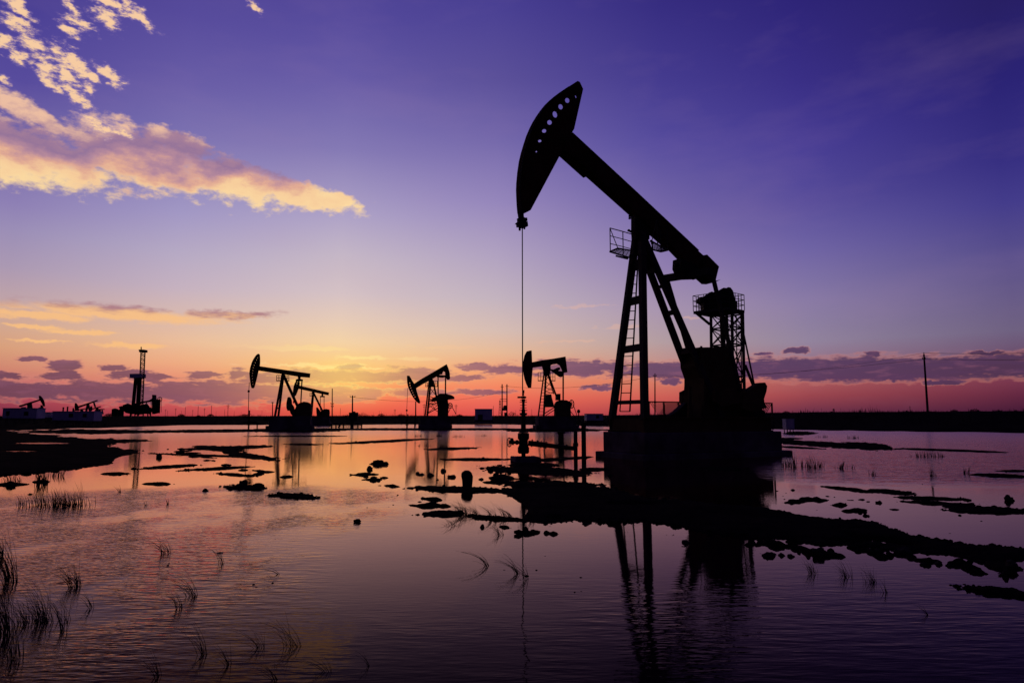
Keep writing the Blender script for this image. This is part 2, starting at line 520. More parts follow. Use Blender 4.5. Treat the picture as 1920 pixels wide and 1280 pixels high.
def fbm(x, y, o=4):
    s = 0; a = 1.0; t = 0
    for i in range(o):
        s = s + a * perlin(x * 2 ** i + 17.3 * i, y * 2 ** i + 9.1 * i); t += a; a *= 0.55
    return s / t * 1.6


# mud bars: (centre column, centre row, half length, half height, tilt) in photograph pixels on the water plane
BARS = [(170, 809, 150, 4.5, 0), (420, 807.5, 240, 3.2, -0.5), (730, 804.5, 290, 2.3, 0), (880, 804.5, 150, 2.3, 0), (560, 806.5, 90, 4, 0), (30, 800, 110, 7, 0), (1040, 806, 110, 4, 0),
        (430, 839, 95, 3.5, -2), (410, 841, 48, 5.5, 5), (400, 854, 130, 2.0, 2), (470, 855, 60, 5, 8), (315, 875, 60, 3, -4), (412, 878, 72, 2.6, -3), (442, 890, 38, 2.2, 4),
        (213, 888, 32, 2.5, 0), (296, 907, 30, 2.2, 0), (457, 914, 42, 5.5, 0), (548, 930, 52, 5, 3), (555, 817.5, 90, 1.5, 0), (570, 833, 40, 1.8, 0), (640, 831, 30, 1.2, 0), (720, 827, 95, 2.6, -3),
        (845, 841, 55, 2.4, -2), (893, 861, 80, 2.5, 0), (712, 870, 22, 2.2, 0), (20, 908, 32, 3, 0), (77, 903, 16, 3, 0),
        (866, 918, 98, 6, 2), (945, 897, 30, 2.5, 0), (936, 904, 36, 2, 0), (1012, 883, 110, 8, 3), (1030, 909, 100, 6, 0), (700, 899, 20, 1.5, 0),
        (1000, 872, 50, 5, 0), (1040, 861, 75, 3, -4), (1110, 880, 30, 4, 0),
        (828, 963, 44, 6.5, -2), (796, 949, 28, 2.2, 4), (670, 977, 7, 1.5, -15), (935, 972, 60, 4, 4), (905, 988, 6, 1.5, 0),
        (1500, 812, 32, 4, 0), (1550, 833, 110, 6, 4), (1620, 836, 60, 7, 4), (1780, 844, 115, 2.2, 2), (1500, 839, 45, 2, 3), (1480, 822, 30, 2, 0),
        (1600, 918, 65, 2.2, 6), (1670, 922, 50, 4, 4), (1740, 934, 70, 2.8, 2), (1750, 943, 60, 2.5, 3), (1860, 957, 95, 7, 2), (1800, 948, 35, 4, 0), (1880, 892, 60, 4, 3), (1900, 883, 40, 1.5, 0),
        (1360, 878, 40, 4, 0), (1690, 1030, 30, 4, 8), (1740, 1052, 30, 2, 5), (1880, 1062, 40, 10, 10), (1870, 1110, 80, 8, 8), (1560, 1040, 30, 3, 10), (1625, 1020, 45, 4, 5)]
_rb = random.Random(5)
for _x0, _y0, _x1, _y1, _n in ((1410, 1014, 1560, 1040, 22), (1600, 1030, 1900, 1075, 22), (1000, 900, 1140, 920, 14), (905, 890, 1000, 912, 12), (1480, 930, 1700, 975, 12), (1540, 1015, 1660, 1034, 8), (330, 845, 560, 900, 14), (660, 880, 860, 960, 12), (940, 985, 1100, 1010, 6)):
    for _ in range(_n):
        _t = _rb.random(); BARS.append((_x0 + (_x1 - _x0) * _t, _y0 + (_y1 - _y0) * _t + _rb.gauss(0, 5), _rb.uniform(5, 24), _rb.uniform(0.7, 2.0), _rb.uniform(-3, 6)))
POLYS = [
    # the mudflat at far left
    [(-900, 806), (0, 806), (60, 812), (103, 815), (170, 822), (260, 823), (297, 826), (230, 832), (200, 837), (267, 846), (222, 858), (205, 872), (110, 885), (0, 893), (-900, 960)],
    # the long bank across the middle right
    [(925, 917), (1050, 909), (1150, 914), (1200, 931), (1290, 938), (1440, 951), (1520, 968), (1643, 978), (1710, 1004), (1800, 1018), (1920, 1028), (2300, 1060),
     (2300, 1090), (1920, 1050), (1860, 1062), (1780, 1042), (1667, 1031), (1600, 1020), (1540, 1024), (1480, 1012), (1417, 1010), (1360, 1004), (1280, 990), (1210, 978), (1130, 982), (1075, 975), (1030, 983), (980, 976), (990, 955), (960, 930)],
]
SLITS = [(1660, 1017, 55, 3.0, 8), (1185, 946, 34, 2.0, 0), (1590, 1017, 30, 2, 3), (35, 846, 30, 1.2, 0), (80, 831, 40, 1.3, 0), (1040, 972, 10, 2, 0)]


def project(x, y):
    yc = y * math.cos(PITCH) - (0 - H) * 0 + (-H) * math.sin(PITCH)
    up = -y * math.sin(PITCH) + (-H) * math.cos(PITCH)
    yc = np.maximum(yc, 0.05)
    return 960 + F * x / yc, 640 - F * up / yc


def poly_sd(px, py, poly):
    P0 = np.array(poly, float); P1 = np.roll(P0, -1, 0)
    d2 = np.full(px.shape, 1e18); ins = np.zeros(px.shape, bool)
    for (x0, y0), (x1, y1) in zip(P0, P1):
        ex, ey = x1 - x0, y1 - y0
        t = np.clip(((px - x0) * ex + (py - y0) * ey) / (ex * ex + ey * ey), 0, 1)
        d2 = np.minimum(d2, (px - x0 - t * ex) ** 2 + (py - y0 - t * ey) ** 2)
        c = ((y0 > py) != (y1 > py)) & (px < ex * (py - y0) / (ey if ey else 1e-9) + x0)
        ins ^= c
    return np.where(ins, np.sqrt(d2), -np.sqrt(d2))


def land(x, y):
    """mud field: > 0 is above the water line"""
    px, py = project(x, y)
    Fm = np.full(x.shape, -1.0)
    ok = (y > 2.0)
    for cx, cy, rx, ry, rot in BARS:
        t = R(rot); dx, dy = px - cx, py - cy
        a = (dx * math.cos(t) + dy * math.sin(t)) / rx; b = (-dx * math.sin(t) + dy * math.cos(t)) / ry
        Fm = np.maximum(Fm, 1.12 - 1.12 * np.sqrt(a * a + b * b))
    for pl in POLYS:
        Fm = np.maximum(Fm, np.clip(poly_sd(px, py, pl) / 10.0, -1, 1.2))
    for cx, cy, rx, ry, rot in SLITS:
        t = R(rot); dx, dy = px - cx, py - cy
        a = (dx * math.cos(t) + dy * math.sin(t)) / rx; b = (-dx * math.sin(t) + dy * math.cos(t)) / ry
        Fm = np.minimum(Fm, (np.sqrt(a * a + b * b) - 1.25) * 2.2)
    Fm = np.where(ok, Fm, -1.0)
    az = np.degrees(np.arctan2(x, y)); lr = np.log(np.sqrt(x * x + y * y) + 0.1)
    n = 0.5 * fbm(az * 0.45, lr * 9.0, 4) + 0.6 * fbm(az * 2.2 + 5, lr * 26.0, 5)
    return Fm + n * 0.66 - 0.03


def bank(x, y):
    r = np.sqrt(x * x + y * y); az = np.degrees(np.arctan2(x, y))
    edge = np.interp(az, [-180, -60, -40, -31, -29, -26, -22, 0, 5, 8, 14, 20, 60, 180], [60, 60, 96, 104, 110, 128, 132, 130, 116, 100, 84, 80, 70, 60])
    top = np.interp(az, [-180, -33, -20, -8, 0, 10, 18, 30, 180], [2.0, 1.75, 1.85, 1.95, 1.9, 2.0, 2.3, 2.5, 2.4])
    ramp_ = np.interp(az, [-40, -25, 0, 12, 40], [80, 58, 56, 52, 50])
    e = r - edge + 9 * fbm(az * 0.22, r * 0.03, 3)
    t = np.clip(e / ramp_, -0.2, 1)
    z = np.where(t > 0, top * t * t * (3 - 2 * t) * 0.9 + 0.3 * np.clip(e / 6, 0, 1) * (1 - np.clip(t, 0, 1)), t)
    return np.where(r > 40, z, -0.2), t


def height(x, y):
    lm = land(x, y)
    z = np.where(lm > 0, 0.032 * np.clip(lm, 0, 1.2) ** 0.8 + 0.008 * np.clip(lm * 8, 0, 1), np.maximum(lm * 0.25, -0.12))
    z = z + np.where(lm > 0.02, 0.02 * fbm(x * 5, y * 5, 4) * np.clip(lm * 4, 0, 1), 0)
    b, t = bank(x, y)
    bz = b + np.where(t > 0, 0.12 * fbm(x * 0.12, y * 0.12, 4) * np.clip(t * 3, 0, 1), 0)
    return np.maximum(z, bz), lm


azs = np.concatenate([np.arange(-180, -44, 4.0), np.arange(-44, 44, 0.11), np.arange(44, 180, 4.0)])
rs = [1.5]
while rs[-1] < 4000:
    rs.append(rs[-1] * (1.0062 if rs[-1] < 200 else 1.04))
rs = np.array(rs)
AA, RR = np.meshgrid(np.radians(azs), rs)
gx = RR * np.sin(AA); gy = RR * np.cos(AA)
gz, glm = height(gx.ravel(), gy.ravel())
nr, na = RR.shape
verts = np.stack([gx.ravel(), gy.ravel(), gz], 1)
verts = np.vstack([verts, [[0, 0, -0.12]]])
ii, jj = np.meshgrid(np.arange(nr - 1), np.arange(na), indexing='ij')
j2 = (jj + 1) % na
quads = np.stack([ii * na + jj, ii * na + j2, (ii + 1) * na + j2, (ii + 1) * na + jj], -1).reshape(-1, 4)
jn = np.arange(na)
tris = np.stack([np.full(na, nr * na), (jn + 1) % na, jn], -1)
me = bpy.data.meshes.new('ground')
me.vertices.add(len(verts)); me.vertices.foreach_set('co', verts.ravel().astype(np.float32))
loops = np.concatenate([quads.ravel(), tris.ravel()]).astype(np.int32)
me.loops.add(len(loops)); me.loops.foreach_set('vertex_index', loops)
starts = np.concatenate([np.arange(len(quads)) * 4, len(quads) * 4 + np.arange(len(tris)) * 3]).astype(np.int32)
me.polygons.add(len(starts)); me.polygons.foreach_set('loop_start', starts)
me.update(calc_edges=True); me.validate()
bmn = bmesh.new(); bmn.from_mesh(me); bmesh.ops.recalc_face_normals(bmn, faces=bmn.faces)
if sum(f.normal.z for f in list(bmn.faces)[:2000]) < 0: bmesh.ops.reverse_faces(bmn, faces=bmn.faces)
bmn.to_mesh(me); bmn.free()
me.polygons.foreach_set('use_smooth', np.ones(len(me.polygons), dtype=bool))
me.materials.append(M['mud'])
ground = bpy.data.objects.new('ground', me); COL.objects.link(ground)
tag(ground, kind='structure')


def gz_at(x, y):
    z, _ = height(np.array([x], float), np.array([y], float))
    return float(z[0])


# ------------------------------------------------------------------ water
wm = bpy.data.materials.new('still_flood_water'); wm.use_nodes = True
NT = wm.node_tree
NT.nodes.clear()
geo = NT.nodes.new('ShaderNodeNewGeometry')
POS = S(geo.outputs['Position'])
sp = NT.nodes.new('ShaderNodeSeparateXYZ'); NT.links.new(POS.o, sp.inputs[0])
WX, WY = S(sp.outputs[0]), S(sp.outputs[1])
big = nois(comb(WX * 0.16, WY * 0.11, 0.0), 1.0, 3.0)
patch = nois(comb(WX * 0.55 + 7.0, WY * 0.35, 0.0), 1.0, 3.0)
# how ruffled: breeze on the left foreground and on the right distance, calm between them
left = smooth(WX + WY * 0.05 + (big - 0.5) * 4.0, -0.5, -2.2) * smooth(WY + (big - 0.5) * 6.0, 14.0, 11.5)
right = smooth(WX - WY * 0.20 + (big - 0.5) * 9.0, 0.0, 3.0) * smooth(WY + (big - 0.5) * 8.0, 13.5, 17.0)
near = smooth(WY + (big - 0.5) * 3.0, 7.0, 4.6)


def rotv(deg, s1, s2, off):
    n = NT.nodes.new('ShaderNodeMapping'); n.inputs['Rotation'].default_value = (0, 0, R(deg)); n.inputs['Scale'].default_value = (s1, s2, 1); n.inputs['Location'].default_value = (off, off, off)
    put(n.inputs['Vector'], POS); return S(n.outputs[0])


w1 = nois(rotv(-30, 6.5, 27.0, 1.0), 1.0, 2.0, 0.5)       # short wind ripples
w2 = nois(rotv(-36, 2.8, 11.5, 5.0), 1.0, 2.0, 0.5)
w3 = nois(rotv(6, 6.0, 14.0, 9.0), 1.0, 2.0, 0.6)
w5 = nois(rotv(30, 2.6, 11.0, 2.0), 1.0, 2.0, 0.5)
w4 = nois(rotv(-6, 0.8, 2.6, 3.0), 1.0, 3.0, 0.6)         # broader ruffling seen far off
wl = nois(rotv(0, 0.5, 0.9, 3.0), 1.0, 2.0, 0.5)
ruf = left * (0.25 + 0.75 * smooth(patch, 0.36, 0.56))
hgt = (w1 * 0.0042 + w2 * 0.0080 + w3 * 0.0044) * ruf + (w5 * 0.0056 + w1 * 0.0016) * near * smooth(patch, 0.36, 0.6) * 0.55 + w4 * right * 0.034 + w3 * right * 0.004 + (w1 * 0.0036 + w4 * 0.004) * 0.09 + wl * 0.0010
bmp = NT.nodes.new('ShaderNodeBump'); bmp.inputs['Strength'].default_value = 1.0; bmp.inputs['Distance'].default_value = 1.0
put(bmp.inputs['Height'], hgt)
fr_ = NT.nodes.new('ShaderNodeFresnel'); fr_.inputs['IOR'].default_value = 1.33; NT.links.new(bmp.outputs[0], fr_.inputs['Normal'])
gl_ = NT.nodes.new('ShaderNodeBsdfGlossy'); put(gl_.inputs['Roughness'], 0.02 + smooth(WY, 9.0, 60.0, 'LINEAR') * 0.16 + right * 0.05); gl_.inputs['Color'].default_value = (1.0, 0.66, 0.60, 1); NT.links.new(bmp.outputs[0], gl_.inputs['Normal'])
df_ = NT.nodes.new('ShaderNodeBsdfDiffuse'); df_.inputs['Color'].default_value = (0.016, 0.006, 0.009, 1)
ms_ = NT.nodes.new('ShaderNodeMixShader'); put(ms_.inputs[0], smooth(S(fr_.outputs[0]), 0.06, 0.76) * 0.88); NT.links.new(df_.outputs[0], ms_.inputs[1]); NT.links.new(gl_.outputs[0], ms_.inputs[2])
mo_ = NT.nodes.new('ShaderNodeOutputMaterial'); NT.links.new(ms_.outputs[0], mo_.inputs[0])
M['water'] = wm
wmb = MB()
nw = 96
ring0 = [Vector((600 * math.sin(2 * math.pi * i / nw), 600 * math.cos(2 * math.pi * i / nw), 0)) for i in range(nw)]
wmb.add(ring0, [tuple(range(nw))])
water = wmb.build('water', 'water')
if water.data.polygons[0].normal.z < 0: water.data.flip_normals()
tag(water, kind='structure')

# ------------------------------------------------------------------ the large pumping unit
MAIN = Fr((3.88, 22.83, 0), 26)
pl = MB()
pl.box(MAIN, -0.42, 6.05, -1.30, 1.42, -0.35, 0.19)
pl.box(MAIN, -0.20, 5.75, -1.12, 1.25, 0.19, 0.86)
o = pl.build('concrete_plinth', 'concrete')
tag(o, 'stepped concrete foundation block standing in the water under the largest pumpjack', 'foundation')
bv = o.modifiers.new('bevel', 'BEVEL'); bv.width = 0.03; bv.segments = 2

mp = empty('pumpjack', MAIN.L(0, 0, 0.86), 'largest nearest black pumpjack with its perforated horse head raised against the violet sky', 'pumpjack')
K1 = (3.765, 940, 130); K2 = (4.267, 1080, 380); K3 = (4.267, 1080, 630); K4 = (5.333, 1280, 520); K5 = (4.267, 920, 640)
TH = 0.085

def uz(fr, pts, v): return [fr.p(x, y, v) for x, y in pts]

left_arc = Z([(520, 98), (450, 143), (380, 190), (342, 219), (310, 250), (278, 290), (250, 330), (226, 369), (205, 410), (180, 468), (160, 530), (142, 590), (128, 650), (117, 725), (110, 800), (108, 850), (110, 900), (113, 960), (118, 1015)], *K1)
right_edge = Z([(160, 1017), (208, 993), (410, 615), (455, 530), (498, 450), (515, 420), (578, 140), (555, 90)], *K1)
outline = uz(MAIN, left_arc, TH) + uz(MAIN, right_edge, -TH)
holes = []
for cx, cy, rx, ry in [(525, 195, 3, 10), (465, 221, 15, 18), (418, 266, 15, 19), (378, 320, 15, 23), (340, 376, 16, 17), (302, 436, 15, 13), (271, 507, 12, 9), (247, 582, 5, 5)]:
    # the cut-outs run through the whole head: near and far rims joined along the line of the slot
    ring = [Z([q], *K1)[0] for q in octa((cx, cy), rx, ry, 10, R(-18))]
    pts = [Vector(MAIN.p(x, y, v)) for x, y in ring for v in (-TH, TH)]
    holes.append([tuple(pts[i]) for i in convex_hull_2d(pts)])
hd = MB().prism(MAIN, outline, -TH, TH, holes).build('horse_head', 'rust', mp)
# curved front track plate the cables lie on
tk = MB()
arc = uz(MAIN, left_arc, TH)
for a, b in list(zip(arc, arc[1:]))[1:]:
    tk.bar(MAIN.L(a[0] + 0.02, 0, a[1]), MAIN.L(b[0] + 0.02, 0, b[1]), 0.03, 0.3, MAIN.w)
tk.build('head_track', 'dark', hd)

bt = Z([(498, 450), (944, 862), (1390, 1280)], *K1)
bb = [(1270, 487)] + Z([(735, 378), (560, 225)], *K2) + Z([(915, 1032), (600, 752), (410, 592)], *K1)
BH = 0.16
beam_out = uz(MAIN, [(1060, 262)] + bt + [(1325, 484), (1310, 522)], -BH) + uz(MAIN, bb, BH)
wb = MB().prism(MAIN, beam_out, -BH, BH).build('walking_beam', 'rust', mp)
# flanges make the beam an I section
fl = MB()
for pts, v in ((bt, -BH), (list(reversed(bb[1:])), BH)):
    q = uz(MAIN, pts, v)
    for a, b in zip(q, q[1:]): fl.bar(MAIN.L(a[0], 0, a[1]), MAIN.L(b[0], 0, b[1]), 0.03, 0.40, MAIN.w)
fl.build('beam_flange', 'rust', wb)
tail = Z([(1020, 420), (1050, 415), (1145, 510), (1115, 635), (1085, 633), (1005, 652), (940, 595)], *K2)
q = uz(MAIN, tail[:4], -0.24) + uz(MAIN, tail[4:], 0.24)
MB().prism(MAIN, q, -0.24, 0.24).build('tail_counterweight', 'rust', mp)
br = MB()
q = uz(MAIN, Z([(413, 606), (420, 598), (500, 660), (586, 742), (604, 757), (582, 765), (500, 688)], *K1), 0.05)
br.prism(MAIN, uz(MAIN, Z([(411, 612), (416, 606), (590, 752), (604, 757), (582, 765)], *K1), 0.05), -0.08, 0.08)
for t in (0.0, 0.33, 0.62, 0.98):
    a = MAIN.p(*Z([(418 + 170 * t, 600 + 142 * t)], *K1)[0], 0.05)
    br.bar(MAIN.L(a[0] - 0.03, 0, a[1] - 0.06), MAIN.L(a[0] + 0.04, 0, a[1] + 0.06), 0.05, 0.16, MAIN.w)
br.build('beam_stiffener', 'dark', mp)
sd = MB()
sd.prism(MAIN, uz(MAIN, [(1187, 404), (1194, 407), (1214, 428), (1214, 450), (1188, 450), (1187, 432)], 0.0), -0.12, 0.12)
for x, y in ((1181, 405), (1181, 409), (1179, 432), (1183, 434), (1221, 452), (1223, 456)):
    c = MAIN.P(x, y, 0.0); sd.blob(c, 0.06, 0.06, 0.05, x, 0.2, 1)
sd.build('saddle_bearing', 'dark', mp)

def leg(name, p, q, w, h): return MB().bar(p, q, w, h, MAIN.w).build(name, 'steel', mp)
LFF, LFT = MAIN.P(1147.5, 786, 0.92), MAIN.P(1193.5, 436, 0.12)
LNF, LNT = MAIN.P(1208.7, 786, -0.92), MAIN.P(1203.5, 436, -0.12)
leg('front_leg', LFF, LFT, 0.2, 0.2)
leg('front_leg', LNF, LNT, 0.2, 0.2)
def onleg(a, b, z): return a + (b - a) * ((z - a.z) / (b.z - a.z))
for y, hh in ((453, 0.08), (496, 0.08), (563.5, 0.08), (653.5, 0.08), (754, 0.08)):
    z = MAIN.P(1190, y, 0.0).z; h2 = {453: 0.62, 496: 0.36, 563.5: 0.27, 653.5: 0.24, 754: 0.13}[y]
    MB().bar(onleg(LFF, LFT, z), onleg(LNF, LNT, z), hh, h2).build('leg_crossbar', 'steel', mp)
RFF, RFT = MAIN.P(1324, 790, 0.55), MAIN.P(1207, 478, 0.14)
RNF, RNT = MAIN.P(1357, 790, -0.55), MAIN.P(1204, 440, -0.14)
leg('rear_leg', RFF, RFT, 0.21, 0.15)
leg('rear_leg', RNF, RNT, 0.2, 0.15)
for y, h2 in ((502, 0.5), (538, 0.1), (585, 0.16), (655, 0.2)):
    z = MAIN.P(1240, y, 0.0).z
    MB().bar(onleg(RFF, RFT, z), onleg(RNF, RNT, z), 0.1, h2).build('rear_crossbar', 'steel', mp)

ld = MB()
l0, l1 = MAIN.P(1162.3, 771, 0.5), MAIN.P(1181, 500, 0.24)
r0, r1 = MAIN.P(1181, 771, -0.04), MAIN.P(1195.5, 500, -0.02)
l1b, r1b = MAIN.P(1188, 468, 0.20), MAIN.P(1197.2, 468, -0.02)
ld.tube(l0, l1, 0.022); ld.tube(r0, r1, 0.028); ld.tube(l1, l1b, 0.02); ld.tube(r1, r1b, 0.02)
for i in range(17):
    t = i / 16.0
    ld.tube(l0.lerp(l1, t), r0.lerp(r1, t), 0.015, n=6)
for t in (0.2, 0.5, 0.8): ld.tube(l1.lerp(l1b, t), r1.lerp(r1b, t), 0.014, n=6)
ld.build('ladder', 'dark', mp)

zp = 6.93
def platform(corners, posts, name='service_platform'):
    m = MB(); c = [gnd(x, y, zp) for x, y in corners]; n = len(c)
    for i in range(n): m.bar(c[i], c[(i + 1) % n], 0.045, 0.045)
    for i in range(1, 9):                                   # grating bars
        t = i / 9.0; m.bar(c[0].lerp(c[1], t), c[3].lerp(c[2], t), 0.012, 0.012)
    for i in range(1, 5):
        t = i / 5.0; m.bar(c[0].lerp(c[3], t), c[1].lerp(c[2], t), 0.012, 0.012)
    f = m.build(name, 'steel', mp)
    r = MB(); P = [gnd(x, y, zp) for x, y in posts]
    for a in P: r.tube(a, a + Vector((0, 0, 0.82)), 0.017, n=6)
    for a, b in zip(P, P[1:]):
        for hz in (0.28, 0.55, 0.82): r.tube(a + Vector((0, 0, hz)), b + Vector((0, 0, hz)), 0.014 if hz < 0.8 else 0.018, n=6)
    r.tube(P[0] + Vector((0, 0, 0.82)), gnd(*corners[1], zp), 0.014, n=6)
    r.build('railing', 'steel', f)
platform([(1143.5, 471.8), (1158.5, 465.5), (1184, 470), (1180, 483)], [(1144.4, 471.8), (1168.6, 477.5), (1186, 482)])
platform([(1224, 468), (1222, 452.7), (1252, 469), (1239.4, 472)], [(1233, 458), (1239.4, 472), (1252, 469)])
kb = MB(); kb.bar(gnd(1155, 477, zp) - Vector((0, 0, 0.05)), gnd(1177, 481, zp) - Vector((0, 0, 0.08)), 0.05, 0.05)
kb.build('platform_bracket', 'steel', mp)

tb = MB()
tb.prism(MAIN, uz(MAIN, [(1269, 486), (1300, 500), (1308, 522), (1276, 523), (1272, 512), (1268, 503)], 0.0), -0.22, 0.22)
for x, y in ((1270, 497), (1274, 508), (1269, 509), (1285, 507)): tb.blob(MAIN.P(x, y, -0.2), 0.1, 0.1, 0.08, x, 0.25, 1)
tb.build('tail_bearing', 'dark', mp)
eqf, eqn = MAIN.P(1247, 522, 1.1), MAIN.P(1330, 509, -1.1)
MB().bar(eqf, eqn, 0.26, 0.24).build('equalizer_beam', 'steel', mp)
CN = MAIN.P(1388, 733, -1.0)
MB().bar(MAIN.P(1335, 512, -1.0), CN, 0.11, 0.11, MAIN.w).build('pitman_arm', 'steel', mp)
cu, cz = MAIN.p(1388, 733, -1.0)
eu, ez = MAIN.p(1251, 524, 1.0)
MB().bar(MAIN.L(eu, 1.0, ez), MAIN.L(cu, 1.0, cz), 0.11, 0.11, MAIN.w).build('pitman_arm', 'steel', mp)
crank = uz(MAIN, [(1338, 732), (1350, 726), (1390, 728), (1400, 736), (1398, 752), (1350, 762), (1338, 752)], -0.85)
cwt = uz(MAIN, [(1388, 738), (1395, 734), (1413, 722.5), (1420, 718), (1429, 717), (1433, 724), (1431.5, 734), (1427, 748), (1428, 756), (1433, 764), (1405, 772), (1386, 765)], -0.85)
for v in (-0.85, 0.85):
    c = MB().prism(MAIN, crank, v - 0.09, v + 0.09).build('crank_arm', 'machine', mp)
    MB().prism(MAIN, cwt, v - 0.14, v + 0.14).build('counterweight', 'machine', c)
gb = uz(MAIN, [(1283, 722), (1283, 710), (1276, 690), (1280, 655)], 0.5) + uz(MAIN, [(1310, 651), (1340, 650.5), (1371, 652), (1375, 668), (1381, 700), (1388, 722)], -0.5)
g = MB().prism(MAIN, gb, -0.5, 0.5)
su, sz = MAIN.p(1345, 743, -0.9)
g.tube(MAIN.L(su, -0.95, sz), MAIN.L(su, 0.95, sz), 0.12)
for x in (1290, 1315, 1340, 1360): g.tube(MAIN.P(x, 655, -0.3), MAIN.P(x, 655, -0.3) + Vector((0, 0, 0.12)), 0.04)
g.build('gearbox', 'machine', mp)
pdm = MB()
pdm.prism(MAIN, uz(MAIN, [(1276, 806), (1281, 752), (1283, 722)], 0.5) + uz(MAIN, [(1388, 722), (1396, 745), (1408, 806)], -0.5), -0.5, 0.5)
for x in (1292, 1320, 1348, 1376): pdm.prism(MAIN, uz(MAIN, [(x, 724), (x + 4, 724), (x + 6, 800), (x - 2, 800)], -0.55), -0.56, -0.5)
pdm.build('pedestal', 'machine', mp)
bg_ = MB()
bg_.prism(MAIN, uz(MAIN, [(1385, 735), (1394, 738), (1410, 752), (1420, 764), (1432, 770), (1436, 800), (1385, 800)], 0.55), 0.5, 0.6)
bg_.build('belt_guard', 'dark', mp)
mo = MB()
c = MAIN.L(4.75, -0.1, 1.42); mo.tube(c - MAIN.w * 0.45, c + MAIN.w * 0.45, 0.3, n=16); mo.box(MAIN, 4.4, 5.1, -0.5, 0.45, 0.99, 1.18)
for i in range(7): mo.ring(c + MAIN.w * (-0.38 + 0.12 * i), MAIN.w, 0.3, 0.02, 20, 4)
mo.build('motor', 'dark', mp)
bk = MB()
bk.prism(MAIN, uz(MAIN, [(1252, 778), (1264, 771), (1276, 760), (1283, 754), (1283, 800), (1252, 800)], 0.4), 0.25, 0.5)
bk.build('brake_housing', 'dark', mp)
sk = MB()
for v in (-0.95, 0.95): sk.box(MAIN, -0.12, 5.4, v - 0.12, v + 0.12, 0.86, 0.9); sk.box(MAIN, -0.12, 5.4, v - 0.03, v + 0.03, 0.9, 1.33); sk.box(MAIN, -0.12, 5.4, v - 0.12, v + 0.12, 1.33, 1.37)
for u in (0.0, 1.0, 2.0, 3.3, 4.3, 5.3): sk.box(MAIN, u - 0.08, u + 0.08, -0.9, 0.9, 0.9, 1.32)
sk.build('skid_frame', 'machine', mp)

cab = MB()
hu, hz_ = MAIN.p(976.5, 399, 0.0)
ht = MAIN.P(979.5, 392, 0.0)
for dv in (-0.07, 0.07):
    cab.tube(ht + MAIN.w * dv, MAIN.P(978.5, 418, 0) + MAIN.w * dv, 0.022, n=6)
cab.build('bridle_cable', 'wire', mp)
ca = MB()
K = lambda x, y, v=0.0: MAIN.P(*Z([(x, y)], *K1)[0], v)
ca.bar(K(118, 1062), K(176, 1062), 0.10, 0.16, MAIN.w); ca.bar(K(114, 1095), K(178, 1095), 0.15, 0.2, MAIN.w)
ca.tube(K(128, 1100), K(130, 1138), 0.035); ca.tube(K(163, 1100), K(163, 1128), 0.03); ca.bar(K(135, 1015), K(150, 1120), 0.14, 0.14, MAIN.w)
ca.tube(K(118, 1080), K(97, 1094), 0.03, 0.012); ca.tube(K(140, 1040), K(172, 1056), 0.03)
ca.build('carrier_bar', 'dark', mp)
rod_top = K(148, 1100); rod_x = MAIN.P(982, 742, 0)
MB().tube(rod_top, Vector((rod_top.x, rod_top.y, rod_x.z)), 0.017, n=8).build('polished_rod', 'dark', mp)

# guard fence round the far side of the plinth
gf = empty('guard_fence', MAIN.L(0.3, 1.16, 0.86), 'low steel mesh guard fence standing on the plinth behind the largest pumpjack', 'fence')
fu0 = MAIN.p(1216.5, 752, 1.16)[0]; fu1 = MAIN.p(1447, 754, 1.16)[0]
ftop = MAIN.p(1230, 752, 1.16)[1]
fp = MB(); nb = 9
for i in range(nb + 1):
    u = fu0 + (fu1 - fu0) * i / nb
    MB().box(MAIN, u - 0.025, u + 0.025, 1.135, 1.185, 0.86, ftop).build('fence_post', 'steel', gf)
rl = MB(); rl.box(MAIN, fu0, fu1, 1.14, 1.18, ftop - 0.04, ftop + 0.001); rl.box(MAIN, fu0, fu1, 1.145, 1.175, 0.93, 0.96); rl.build('fence_rail', 'steel', gf)
mh = MB(); st = 0.085; hh = ftop - 0.96; u = fu0 - hh
while u < fu1:
    for s_ in (1, -1):
        ua, ub = (u, u + hh * 0.8) if s_ > 0 else (u + hh * 0.8, u)
        za, zb = 0.96, ftop - 0.04
        if min(ua, ub) > fu0 and max(ua, ub) < fu1: mh.bar(MAIN.L(ua, 1.16, za), MAIN.L(ub, 1.16, zb), 0.018, 0.018, MAIN.w)
    u += st
mh.build('mesh_panel', 'wire', gf)

# ------------------------------------------------------------------ wellhead of the large pump
W0 = MAIN.P(981.5, 866, 0); WX0, WY0 = W0.x, W0.y
wf = Fr((WX0, WY0, 0), 0)
wh = empty('wellhead', (WX0, WY0, 0.05), 'black wellhead valve stack with handwheel under the largest pumpjack rod', 'wellhead')
def KW(x, y, v=0.0): return wf.P(*Z([(x, y)], *K5)[0], v)
def disc(mb, y, r_px, t_px, xc=268):
    a, b = KW(xc, y + t_px / 2), KW(xc, y - t_px / 2); r = (KW(xc + r_px, y) - KW(xc, y)).length
    a.x = b.x = WX0; mb.tube(a, b, r, n=14)
sb = MB()
for y, r, t in ((400, 9, 24), (420, 6, 30), (447, 16, 20), (470, 28, 5), (470, 14, 20), (486, 30, 5), (500, 11, 40), (510, 26, 4), (530, 11, 40), (531, 27, 4), (551, 32, 6), (558, 15, 30), (580, 30, 18), (600, 18, 30)): disc(sb, y, r, t)
sb.bar(KW(214, 446), KW(285, 447), 0.055, 0.05, Vector((0, 1, 0)))
sb.build('stuffing_box', 'dark', wh)
ts = MB()
for y, r, t in ((660, 20, 120), (728, 40, 8), (757, 46, 46), (782, 40, 10), (808, 36, 50), (838, 40, 10), (866, 46, 44), (892, 40, 8), (918, 17, 60), (940, 28, 10)): disc(ts, y, r, t)
